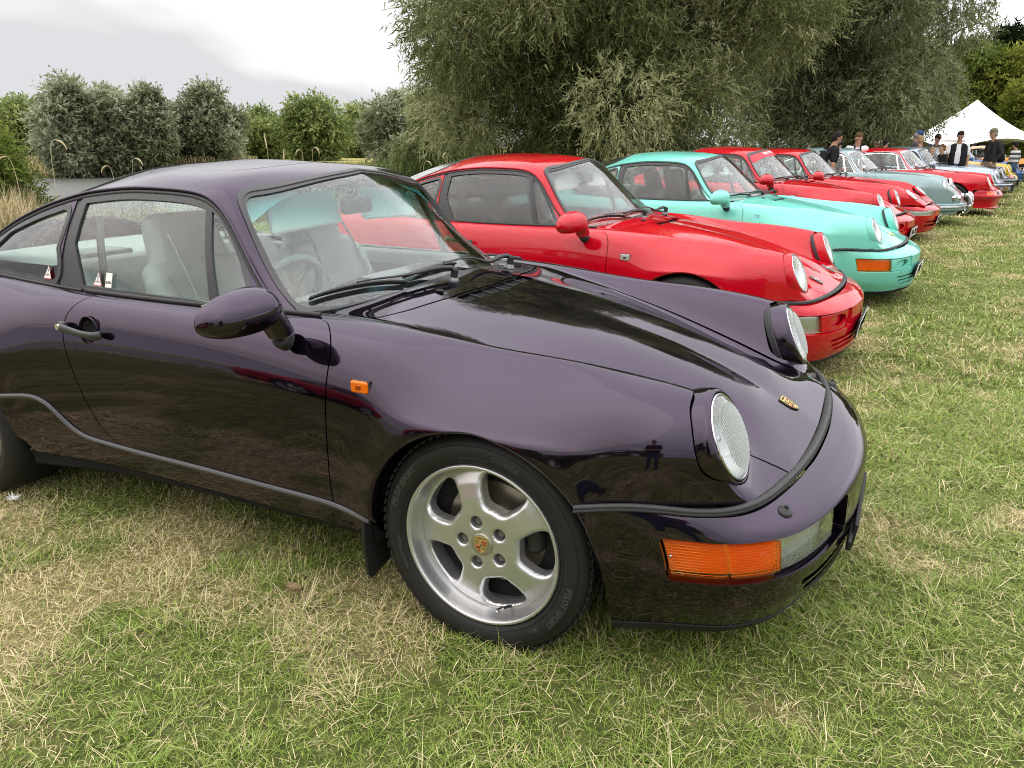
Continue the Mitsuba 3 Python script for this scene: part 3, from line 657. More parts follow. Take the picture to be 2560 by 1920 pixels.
    xv = side(sp); p = S.P(xv[:, 0], xv[:, 1]) * [1, -1, 1] + V(0, -.003, 0)
    if strip:
        tr = frame_tube(p, 1, 10, flat=(.006, .0095), up=(0, 0, 1)); ridge = frame_tube(p + V(0, -.0045, .0015), 1, 6, flat=(.004, .0028))
        put('sill_strip', cat([tr, ridge]), 'trim'); put('sill_strip', mir(cat([tr, ridge])), 'trim')
    # ---- greenhouse
    g0 = [(-.30, .66), (-.42, .775), (-.54, .880), (-.66, .995), (-.78, 1.106), (-.90, 1.212), (-.935, 1.236), (-1.0, 1.252), (-1.2, 1.272), (-1.45, 1.279), (-1.7, 1.268), (-1.9, 1.243), (-2.1, 1.200), (-2.3, 1.138), (-2.5, 1.062), (-2.7, .984), (-2.9, .905), (-3.1, .83), (-3.3, .755)]
    gl = lam(g0, .014)
    XG = np.linspace(-3.3, -.42, 120); c0 = gl(XG)
    yr = lam([(-.42, .70), (-.62, .675), (-.72, .652), (-.8, .632), (-1.05, .578), (-1.3, .560), (-1.6, .560), (-1.9, .575), (-2.2, .60), (-2.6, .61), (-3, .54), (-3.3, .42)], .04)(XG)
    zr = lam([(-.42, .60), (-.60, .745), (-.70, .815), (-.76, .850), (-.82, .880), (-.853, .905), (-.905, .960), (-.96, 1.036), (-1.01, 1.106), (-1.06, 1.155), (-1.112, 1.180), (-1.223, 1.194), (-1.421, 1.198), (-1.658, 1.181), (-1.877, 1.137), (-2.076, 1.072), (-2.227, 1.005), (-2.45, .925), (-2.7, .865), (-2.9, .832), (-3.1, .79), (-3.3, .70)], .02)(XG)
    # windscreen edge line
    ywe = yr - np.interp(XG, [-1.4, -1.05, -.9, -.6, -.42], [.10, .055, .036, .032, .03]); zwe = zr + np.interp(XG, [-3.3, -2.8, -2.0, -1.4, -1.05, -.98, -.9, -.82, -.74, -.42], [.008, .012, .022, .034, .036, .044, .040, .030, .022, .022])
    yb = lam(yc)(XG); zb = lam(zcr, .03)(XG)
    yb = np.maximum(yb, yr + .004); zb = np.minimum(zb, zr - .004)
    ymid = .5 * ywe; zmid = c0 - (c0 - zwe) * .27
    gk = lambda y, z: (list(zip(XG, y)), list(zip(XG, z)), .006)
    dr = .010
    G = Loft([gk(0 * XG, c0), gk(ymid, zmid), gk(ywe, zwe), gk(yr, zr), gk(yr + .012, zr - .016), gk(.5 * (yr + yb) + .018, .5 * (zr + zb)), gk(yb, zb)], -3.3, -.42, int(240 * res), mv, sharp=(3, 4))
    # windscreen outline: the near half, (x, y): v from y
    def hv(pts): return np.stack([pts[:, 0], G.v_at(pts[:, 0], y=pts[:, 1], lo=0, hi=3)], 1)
    wsb = curve([(-.548, 0.0), (-.556, .2), (-.585, .38), (-.64, .52), (-.69, .588), (-.735, .608), (-.79, .596), (-.86, .572), (-.93, .552), (-1.0, .524), (-1.015, .495), (-1.005, .45), (-.975, .33), (-.945, .18), (-.935, 0)], 90)
    wsp = shapely.Polygon(hv(wsb)).buffer(0)
    glass_y = wsb
    seal_o = shapely.Polygon(np.vstack([hv(wsb)])).buffer(0)
    # side windows in (x, z) -> v in [4, 6]
    gx = lambda pts: np.stack([np.asarray(pts)[:, 0], G.v_at(np.asarray(pts)[:, 0], z=np.asarray(pts)[:, 1], lo=3.9, hi=6)], 1)
    def rounded(pts, r=.02): return shapely.Polygon(pts)
    topz = lambda x, d=.042: np.interp(x, XG, zr) - d
    vx = xr(-1.10, -1.695, 16)
    W_door = shapely.Polygon(gx(np.vstack([np.stack([vx, topz(vx)], 1), [(-1.695, 1.0), (-1.62, .866)], [(-1.3, .862), (-1.02, .858)], [(-1.045, .95)]])))
    vx2 = xr(-1.062, -.905, 8)[1:]
    W_vent = shapely.Polygon(gx(np.vstack([[(-.985, .858), (-1.075, 1.128)], [(-1.045, 1.112), (-.998, 1.056), (-.945, .980), (-.893, .906), (-.862, .862)]])))
    vx3 = xr(-1.80, -2.10, 10)
    W_quart = shapely.Polygon(gx(curve(np.vstack([[(-1.79, .98)], [(-1.805, topz(-1.805, .046))], np.stack([vx3[1:], topz(vx3[1:], .046)], 1), [(-2.165, .958), (-2.195, .925), (-2.17, .898), (-2.10, .883), (-1.95, .874), (-1.80, .868), (-1.775, .88), (-1.79, .98)]]), 90)[:-1])).buffer(0)
    sb = lambda P, d: P.buffer(d, join_style='round')
    # in (x, v) the unit of v here is about 0.13 m: scale for even frames
    def grow(P, d):
        q = shapely.affinity.scale(P, 1, .14, origin=(0, 0)); q = q.buffer(d, join_style='round'); return shapely.affinity.scale(q, 1, 1 / .14, origin=(0, 0))
    rear_glass = shapely.Polygon(G_rear(G))
    f_door, f_vent, f_quart = grow(W_door, .020), grow(W_vent, .018), grow(W_quart, .018)
    frames = unionv([f_door, f_vent])
    ws_out = grow(wsp, .030)
    # body-coloured roof and pillars
    basecut = shapely.Polygon(hv(curve([(-.42, 0), (-.42, .2), (-.45, .40), (-.52, .56), (-.60, .66), (-.64, .70)], 30)).tolist() + [(-.42, 6.2), (-.42, 0)]).buffer(0)
    allg = shapely.box(-3.29, 0, -.56, 4.0)
    roof = allg.difference(ws_out).difference(grow(rear_glass, .018))
    deck = shapely.box(-3.29, 0, -2.70, 3.0).difference(grow(rear_glass, .02)); roof = roof.difference(shapely.box(-3.4, -1, -2.705, 1.9))
    sun = shapely.Polygon([(x, v) for x, v in hv(np.vstack([curve([(-1.15, 0), (-1.155, .2), (-1.17, .33), (-1.20, .375), (-1.3, .39), (-1.45, .395), (-1.585, .39), (-1.625, .36), (-1.635, .2), (-1.635, 0)], 50)]))]).buffer(0)
    if detail:
        roof = roof.difference(sun.buffer(.0055)); put('sunroof', both(G.panel(sun, thick=.012)), 'paint')
        put('sunroof__seal', both(G.panel(sun.buffer(.016), thick=0, off=-.006)), 'black')
    put('roof', both(G.panel(roof, thick=.010)), 'paint')
    if front == 'wrap' or True:
        dk = G.panel(shapely.box(-3.29, 0, -2.705, 1.9).difference(grow(rear_glass, .018)), thick=.01); put('engine_lid', both(dk), 'paint')
    # pillars and frames on the side between rail (v=4) and belt (v=6)
    bp_lo, bp_hi = W_door.bounds[0], W_quart.bounds[2]
    bpil = unionv([grow(W_door, .034), grow(W_quart, .019)]).convex_hull.intersection(shapely.box(bp_lo - .06, 4.0, bp_lo + .10, 6.0)).difference(unionv([grow(W_door, .020), grow(W_quart, .019)]))
    sidep = shapely.box(-3.29, 4.0, -.58, 6.0).difference(unionv([grow(W_door, .034), grow(W_vent, .032), grow(W_quart, .019), bpil]))
    side_lim = shapely.Polygon([(-3.3, 3.9), (-.58, 3.9), (-.58, 6.1), (-3.3, 6.1)])
    sp_m = G.panel(sidep.intersection(side_lim), thick=.008)
    put('pillar', sp_m, 'paint'); put('pillar', mir(sp_m), 'paint')
    trimrole = 'chrome' if chrome else 'frame'
    fr1 = G.panel(unionv([grow(W_door, .034), grow(W_vent, .032)]).buffer(.004).buffer(-.004).difference(unionv([W_door, W_vent])).intersection(shapely.box(-3, 4.0, -.6, 6.0)), thick=.012, off=.001)
    put('door_frame', fr1, trimrole); put('door_frame', mir(fr1), trimrole)
    bpm = G.panel(bpil, thick=.012, off=-.004)
    put('centre_pillar', bpm, 'frame'); put('centre_pillar', mir(bpm), 'frame')
    fr2 = G.panel(grow(W_quart, .019).difference(W_quart).intersection(shapely.box(-3, 4.0, -.6, 6.0)), thick=.012, off=.002)
    put('quarter_window__frame', fr2, trimrole); put('quarter_window__frame', mir(fr2), trimrole)
    # drip rail
    xg = xr(-.735, -2.45, 66); rp = np.stack([xg, -np.interp(xg, XG, yr) - .008, np.interp(xg, XG, zr) - .004], 1)
    put('drip_rail', cat([frame_tube(rp, .006, 8)]), 'chrome' if chrome else 'paint'); put('drip_rail', mir(frame_tube(rp, .006, 8)), 'chrome' if chrome else 'paint')
    rp2 = rp + V(0, -.004, -.014); _m = frame_tube(rp2, .0065, 8); put('drip_rail__seal', _m, 'rubber'); put('drip_rail__seal', mir(_m), 'rubber')
    # glass
    gl_role = 'dark_glass' if tinted else 'glass'
    for nm, P in (('door_window', W_door), ('vent_window', W_vent), ('quarter_window', W_quart)):
        m = G.panel(grow(P, .004), thick=0, off=-.006); put(nm, m, gl_role); put(nm, mir(m), gl_role)
    wm = G.panel(wsp.buffer(.004).intersection(shapely.box(-5, 0, 5, 9)), thick=0, off=-.002); wmm = both(wm)
    put('windscreen', wmm, 'screen')
    if banner:
        bp = hv(np.vstack([curve([(-.935, 0), (-.945, .18), (-.975, .33), (-1.005, .45), (-1.0, .51), (-.985, .526)], 30), curve([(-.955, .537), (-.93, .46), (-.895, .3), (-.86, .15), (-.85, 0)], 20)]))
        put('windscreen__banner', both(G.panel(shapely.Polygon(bp).buffer(0).intersection(wsp), thick=0, off=.001)), 'banner')
    def on_glass(tx, x0, z0, up_x, h, lo, hi, role, path, off=.002, width=None):
        v = tx.vertices - tx.bounds.mean(0) * [1, 1, 0]; xx, zz = x0 + v[:, 0], z0 + v[:, 1]
        q = np.stack([xx, G.v_at(xx, z=zz, lo=lo, hi=hi)], 1); p = G.P(q[:, 0], q[:, 1]) * [1, -1, 1]; tx.vertices = p + V(0, -1, .15) * (off + v[:, 2:3]); put(path, tx, role, False)
    if detail:
        for nm, x0, z0 in (('door_window', -1.545, .893), ('quarter_window', -1.815, .897)):
            ep = lambda g, h: trimesh.creation.extrude_polygon(g, h, engine='earcut')
            tri_ = shapely.Polygon([(-.021, -.020), (.021, -.020), (0, .026)])
            on_glass(ep(tri_.buffer(.0002), .0003), x0, z0, 0, 0, 4, 6, 'crest_red', nm + '__sticker_edge'); on_glass(ep(tri_.buffer(-.0013), .0006), x0, z0, 0, 0, 4, 6, 'plate', nm + '__sticker')
            bang = unionv([shapely.Polygon([(-.0028, .012), (.0028, .012), (.0012, .0), (-.0012, .0)]), shapely.Point(0, -.004).buffer(.0022)]); on_glass(trimesh.util.concatenate([ep(g, .0009) for g in bang.geoms]), x0, z0 + .002, 0, 0, 4, 6, 'black', nm + '__sticker_mark')
            t_ = meshkit.text_mesh('ALARMED', .005, .0009); t_.apply_scale([.8, 1, 1]); on_glass(t_, x0, z0 - .010, 0, 0, 4, 6, 'black', nm + '__sticker_text')
        on_glass(trimesh.creation.extrude_polygon(shapely.box(-.016, -.024, .016, .024), .0004, engine='earcut'), -1.49, .892, 0, 0, 4, 6, 'plate', 'door_window__label'); on_glass(meshkit.text_mesh('auto', .010, .0008, True), -1.49, .885, 0, 0, 4, 6, 'black', 'door_window__label_text')
    if banner:
        t_ = meshkit.text_mesh('Ber und Lang', .045, .0006, True); t_.apply_translation(-t_.bounds.mean(0) * [1, 1, 0]); v = t_.vertices; yy = v[:, 0] * 1.15; ed = np.interp(abs(yy), [0, .18, .33, .45], [-.935, -.945, -.972, -1.0]) + .036 - v[:, 1] * .75
        q = G.P(ed, G.v_at(ed, y=abs(yy), lo=0, hi=3)); t_.vertices = np.stack([q[:, 0], yy, q[:, 2]], 1) + V(.7, 0, .72) * (.003 + v[:, 2:3]); put('windscreen__banner_lettering', t_, 'plate', False)
    if lights == 'amber_duct':
        t_ = meshkit.text_mesh('72', .024, .001, True); v = t_.vertices - t_.bounds.mean(0) * [1, 1, 0]; q = side(np.stack([-.355 + v[:, 0], .745 + v[:, 1]], 1)); t_.vertices = S.P(q[:, 0], q[:, 1]) * [1, -1, 1] + V(0, -1, .3) * (.001 + v[:, 2:3]); put('wing_number', t_, 'paint_blue', False)
    rg = G.panel(rear_glass.intersection(shapely.box(-5, 0, 5, 9)), thick=0, off=-.003); put('rear_window', both(rg), 'glass')
    put('rear_window__seal', both(G.panel(grow(rear_glass, .02).difference(rear_glass).intersection(shapely.box(-5, 0, 5, 9)), thick=.012, off=.003)), 'rubber')
    ring = ws_out.difference(wsp).intersection(shapely.box(-5, 0, -.4, 2.98))
    inner = grow(wsp, .012).difference(wsp).intersection(shapely.box(-5, 0, -.4, 2.98)); outer = ring.difference(grow(wsp, .012))
    put('windscreen__seal', both(cat([G.panel(inner, thick=.01, off=.003), G.panel(outer, thick=.01, off=.0065)])), 'chrome' if chrome else 'seal')
    # belt moulding
    bx = xr(-.60, -1.60, 44); bm = np.stack([bx, -(lam(yc)(bx) + .004), lam(zcr)(bx) + .004], 1)
    put('belt_strip', frame_tube(bm, 1, 8, flat=(.006, .007)), 'chrome' if chrome else 'rubber'); put('belt_strip', mir(frame_tube(bm, 1, 8, flat=(.006, .007))), 'chrome' if chrome else 'rubber')
    bx2 = xr(-1.62, -2.24, 30); bm2 = np.stack([bx2, -(lam(yc)(bx2) + .003), lam(zcr)(bx2) + .002], 1)
    put('belt_strip', frame_tube(bm2, .005, 8), 'rubber'); put('belt_strip', mir(frame_tube(bm2, .005, 8)), 'rubber')
    # ---- headlights
    def hl(side_):
        L = []
        c = cHL * [1, side_, 1]; n, s, u = hn * [1, side_, 1], hs * [1, side_, 1], hu
        n_, s_, u_ = (hn, hs, hu)
        def ringm(prof, k=56):
            a = np.arange(k) * 2 * np.pi / k
            P = np.array([[cHL + n_ * h + (s_ * math.cos(q) + u_ * math.sin(q)) * r for r, h in prof] for q in a] + [[cHL + n_ * h + (s_ * 1) * r for r, h in prof]])
            m = gridmesh(P); 
            return m if side_ > 0 else mir(m)
        return ringm
    for sd in (-1, 1):
        rm = hl(sd); R = .110
        if front in ('993', 'round'):
            put('headlight__bezel', rm([(R + .018, -.03), (R + .015, -.012), (R + .008, .0), (R + .001, .001)]), 'paint' if front == '993' else 'chrome')
        else:
            put('headlight__bezel', rm([(.130, -.056), (.1335, -.050), (.1338, -.045), (.131, -.025), (.1275, -.010), (.1225, .001), (.116, .006), (.1115, .005), (.110, -.004)]), 'paint')
            put('headlight__gasket', rm([(.128, -.050), (.1345, -.0515), (.1355, -.054), (.1350, -.058), (.126, -.075)]), 'rubber')
        put('headlight__rim', rm([(.1095, -.002), (.1090, .006), (.1062, .0085), (.1035, .006), (.1030, .0)]), 'chrome')
        k = np.linspace(0, 1, 10)
        put('headlight__lens', rm([(.1045 * math.cos(t * math.pi / 2) ** .8 if t < 1 else 0, .004 + .022 * math.sin(t * math.pi / 2)) for t in k], 64), 'headlamp_glass')
        put('headlight__reflector', rm([(.103, .001), (.094, -.018), (.075, -.038), (.05, -.052), (.02, -.060), (0, -.061)]), 'reflector')
        put('headlight__bulb', rm([(0, -.020), (.008, -.022), (.010, -.030), (.010, -.055)], 16), 'reflector')
        if detail:   # vertical flutes on the lens
            fl = []
            for yy in np.arange(-.075, .0751, .0075):
                tt = np.linspace(-1, 1, 13) * math.sqrt(.082 ** 2 - yy ** 2)
                P = [cHL + hs * yy + hu * t + hn * (.0045 + .022 * (max(0., 1 - ((yy * yy + t * t) / .1045 ** 2) ** 1.25)) ** .5) for t in tt]
                fl.append(frame_tube(P, .0018, 4))
            m = cat(fl); put('headlight__lens__flutes', m if sd > 0 else mir(m), 'lens_frost')
    bumper_front(put, both, front, lights, detail, res, wide)
    bumper_rear(put, both, wide, S)
    # ---- details
    if detail or front == 'wrap':
        if lights == 'amber_fog': badge(put, both, S)
        else: hood_lock(put, S, lights)
    mk = side([(-.362, .704)])[0]; mp = S.P(mk[0], mk[1]) * [1, -1, 1]
    if front in ('wrap',) and lights != 'amber_duct':
        role = 'amber_solid' if lights == 'amber_fog' else 'clear_solid'
        b = box(0, 0, 0, .056, .016, .034, .006); b.apply_translation(mp + V(0, -.003, 0)); put('side_repeater', b, role); put('side_repeater', mir(b), role)
        b2 = box(0, 0, 0, .062, .010, .040, .004); b2.apply_translation(mp + V(0, .0015, 0)); put('side_repeater__base', b2, 'rubber')
        b3 = box(0, 0, 0, .018, .006, .014, .002); b3.apply_translation(mp + V(0, -.010, 0)); put('side_repeater__bulb', b3, 'amber_dark' if role == 'amber_solid' else 'chrome')
    door_handle(put, S, side, detail, chrome)
    if mirror == 'drop': drop_mirror(put)
    else: chrome_mirror(put)
    wipers(put, both, G, detail)
    cabin(put, both, S, G, interior, detail, tinted)
    if wide:
        fl = shapely.Polygon([(-.372, .30), (-.372, .262), (-.384, .245), (-.388, .125), (-.379, .112), (-.365, .114), (-.338, .135), (-.302, .185), (-.297, .30)])
        p, f = tri2d(fl); m = trimesh.creation.extrude_polygon(fl, .010, engine='earcut'); m.vertices = m.vertices[:, [0, 2, 1]] * [1, 1, 1]; m.invert()
        # hangs across the car behind the front wheel
        v = np.array([(-.374, y, z) for y, z in [(-.822, .30), (-.826, .262), (-.822, .20), (-.812, .125), (-.80, .112), (-.78, .114), (-.70, .135), (-.60, .16), (-.58, .30)]]); k = len(v)
        v2 = v + V(.010, 0, 0); ff = [(0, i, i + 1) for i in range(1, k - 1)] + [(k, k + i + 1, k + i) for i in range(1, k - 1)] + sum([[(i, k + i, (i + 1) % k), ((i + 1) % k, k + i, k + (i + 1) % k)] for i in range(k)], [])
        m = TM(np.vstack([v, v2]), ff); put('mud_flap', m, 'rubber_black', False); put('mud_flap', mir(m), 'rubber_black', False)
    wheels(put, wheel, wide, detail)
    if not wide or True: tail(put, both, S, wide)
    return out

def G_rear(G):
    top = [(-1.80, 0), (-1.80, .5), (-1.81, 1.0), (-1.84, 1.6), (-1.90, 1.95), (-1.98, 2.15), (-2.10, 2.22), (-2.3, 2.22), (-2.48, 2.18), (-2.58, 2.0), (-2.63, 1.5), (-2.645, .8), (-2.65, 0)]
    return curve(top, 80)

LEV = {
 'wrap': [(.500, [(.772, 0), (.768, .15), (.759, .28), (.728, .45), (.682, .61), (.637, .69), (.588, .738), (.535, .760), (.45, .787), (.36, .814), (.284, .836)]),
          (.484, [(.832, 0), (.820, .2), (.795, .36), (.762, .5), (.706, .625), (.65, .702), (.598, .745), (.54, .767), (.45, .792), (.36, .815), (.294, .836)]),
          (.462, [(.872, 0), (.860, .2), (.833, .37), (.793, .52), (.738, .64), (.674, .71), (.607, .752), (.54, .773), (.45, .796), (.36, .815), (.306, .835)]),
          (.436, [(.892, 0), (.880, .2), (.853, .37), (.811, .53), (.753, .648), (.688, .714), (.614, .756), (.54, .776), (.45, .797), (.36, .814), (.318, .832)]),
          (.345, [(.891, 0), (.880, .2), (.853, .37), (.81, .53), (.75, .645), (.685, .71), (.61, .752), (.54, .772), (.45, .791), (.37, .803), (.343, .812)]),
          (.25, [(.88, 0), (.868, .2), (.84, .36), (.797, .51), (.738, .622), (.675, .685), (.60, .728), (.53, .75), (.45, .769), (.355, .783)]),
          (.155, [(.862, 0), (.849, .14), (.83, .24), (.787, .385), (.727, .538), (.675, .602), (.62, .645), (.545, .676), (.48, .700), (.41, .730), (.360, .748)]),
          (.128, [(.835, 0), (.825, .14), (.806, .24), (.765, .385), (.708, .528), (.655, .590), (.60, .632), (.53, .662), (.47, .686), (.41, .714), (.362, .732)])],
}
LEV['early'] = [(.500, [(.765, 0), (.76, .15), (.748, .28), (.72, .45), (.672, .61), (.63, .68), (.585, .725), (.535, .745), (.45, .765), (.352, .78)]),
          (.47, [(.80, 0), (.79, .2), (.765, .37), (.73, .52), (.68, .635), (.64, .69), (.59, .733), (.54, .755), (.45, .775), (.352, .79)]),
          (.42, [(.83, 0), (.82, .2), (.795, .37), (.755, .53), (.71, .64), (.66, .70), (.605, .742), (.54, .763), (.45, .782), (.352, .796)]),
          (.395, [(.845, 0), (.835, .2), (.81, .37), (.772, .53), (.725, .65), (.67, .712), (.61, .755), (.54, .775), (.45, .792), (.352, .80)]),
          (.33, [(.845, 0), (.835, .2), (.81, .37), (.772, .53), (.725, .65), (.67, .712), (.61, .755), (.54, .775), (.45, .792), (.352, .80)]),
          (.315, [(.82, 0), (.81, .2), (.785, .37), (.748, .53), (.70, .64), (.65, .70), (.60, .74), (.53, .76), (.45, .778), (.352, .79)]),
          (.18, [(.79, 0), (.78, .2), (.755, .37), (.72, .52), (.68, .62), (.63, .67), (.58, .70), (.52, .72), (.45, .735), (.355, .75)]),
          (.165, [(.81, 0), (.80, .2), (.775, .37), (.74, .52), (.695, .62), (.64, .67), (.58, .70), (.52, .72), (.45, .735), (.355, .75)])]
LEV['impact'] = [(.500, [(.765, 0), (.76, .15), (.748, .28), (.72, .45), (.672, .61), (.63, .68), (.585, .725), (.535, .745), (.45, .765), (.352, .78)]),
          (.490, [(.79, 0), (.78, .2), (.755, .37), (.72, .52), (.67, .635), (.63, .69), (.59, .733), (.54, .755), (.45, .775), (.352, .79)]),
          (.482, [(.93, 0), (.92, .2), (.895, .37), (.85, .53), (.79, .66), (.72, .74), (.63, .78), (.54, .79), (.45, .79), (.352, .795)]),
          (.455, [(.95, 0), (.94, .2), (.915, .37), (.872, .53), (.81, .67), (.735, .755), (.64, .795), (.54, .80), (.45, .80), (.352, .80)]),
          (.34, [(.95, 0), (.94, .2), (.915, .37), (.872, .53), (.81, .67), (.735, .755), (.64, .795), (.54, .80), (.45, .80), (.352, .80)]),
          (.325, [(.86, 0), (.85, .2), (.825, .37), (.785, .53), (.73, .64), (.67, .70), (.60, .74), (.53, .76), (.45, .775), (.355, .785)]),
          (.19, [(.82, 0), (.81, .2), (.785, .37), (.745, .53), (.70, .62), (.64, .67), (.58, .70), (.52, .72), (.45, .735), (.36, .75)]),
          (.18, [(.80, 0), (.79, .2), (.765, .37), (.725, .52), (.68, .60), (.62, .65), (.56, .68), (.50, .70), (.45, .72), (.362, .735)])]
LEV['round'] = [(.385, [(.86, 0), (.85, .2), (.82, .37), (.765, .53), (.70, .64), (.63, .71), (.55, .765), (.47, .795), (.40, .805), (.352, .81)]),
          (.36, [(.90, 0), (.89, .2), (.86, .37), (.805, .53), (.735, .65), (.655, .73), (.565, .785), (.47, .812), (.40, .82), (.352, .82)]),
          (.29, [(.90, 0), (.89, .2), (.86, .37), (.805, .53), (.735, .65), (.655, .73), (.565, .785), (.47, .812), (.40, .82), (.352, .82)]),
          (.255, [(.86, 0), (.85, .2), (.82, .37), (.765, .53), (.70, .64), (.63, .71), (.55, .765), (.47, .795), (.40, .805), (.352, .81)])]
LEV['993'] = [(z, [(x + (.012 if z > .3 else .0), y) for x, y in p]) for z, p in LEV['wrap']]

class Bumper:
    def __init__(s, lev, n=200):
        s.th = np.linspace(0, 1, n); rows = []
        for z, p in lev:
            p = np.array(p); a = np.arctan2(p[:, 1], p[:, 0] - .20); r = np.hypot(p[:, 1], p[:, 0] - .20)
            f = CubicSpline(np.r_[-a[:0:-1], a], np.r_[r[:0:-1], r]); A = s.th * a[-1]; R = gaussian_filter1d(f(A), n * .012, mode='nearest'); R[-n // 12:] = f(A)[-n // 12:]
            rows.append(np.stack([.20 + R * np.cos(A), R * np.sin(A), np.full(n, z)], 1))
        s.L = np.array(rows); K = len(lev)
        d = np.linalg.norm(np.diff(s.L, axis=0), axis=2).mean(1); s.t = np.r_[0, np.cumsum(d)]
        s.f = [RectBivariateSpline(s.t, s.th, s.L[..., k], kx=3 if K > 3 else 1, ky=3, s=0) for k in range(3)]
        s.sp = PchipInterpolator(s.t, s.L, axis=0)
        s.zt = lambda z: np.interp(-np.asarray(z), -s.L[:, 0, 2], s.t)
        tt = np.linspace(0, s.t[-1], 90); s.fine = s.sp(tt); s.fine = gaussian_filter1d(s.fine, 1.2, axis=0, mode='nearest'); s.tt = tt
        s.g = [RectBivariateSpline(tt, s.th, s.fine[..., k], kx=3, ky=3, s=0) for k in range(3)]
    def P(s, th, t): return np.stack([g(t, abs(th), grid=False) for g in s.g], -1) * np.stack([1 + 0 * th, np.where(th < 0, -1, 1), 1 + 0 * th], -1)
    def s_at(s, x, z):
        t = s.zt(z); return np.interp(-x, -s.g[0](t, s.th)[0], s.th)
    def s_aty(s, y, z):
        t = s.zt(z); return np.interp(y, s.g[1](t, s.th)[0], s.th)
    def panel(s, poly, off=0, thick=.012, nth=110, nt=60):
        p, f = clip_grid(np.linspace(-1, 1, 2 * nth + 1), np.linspace(0, s.t[-1], nt + 1), poly)
        v = s.P(p[:, 0], p[:, 1]); du = (s.P(np.clip(p[:, 0] + .004, -1, 1), p[:, 1]) - s.P(np.clip(p[:, 0] - .004, -1, 1), p[:, 1])); dt = s.P(p[:, 0], np.clip(p[:, 1] + .002, 0, s.t[-1])) - s.P(p[:, 0], np.clip(p[:, 1] - .002, 0, s.t[-1]))
        n = np.cross(du, dt); n /= np.linalg.norm(n, axis=1, keepdims=True) + 1e-12
        if (n * vnormals(v, f)).sum() < 0: n = -n
        c = v - [.3, 0, .33]
        if (n * c).sum(1).mean() < 0: f = f[:, ::-1]; n = -n
        v = v + n * np.asarray(off)
        m = TM(v, f); m.nrm = n
        return cat([m, skirt(v, f, -n, thick)]) if thick > 0 else m

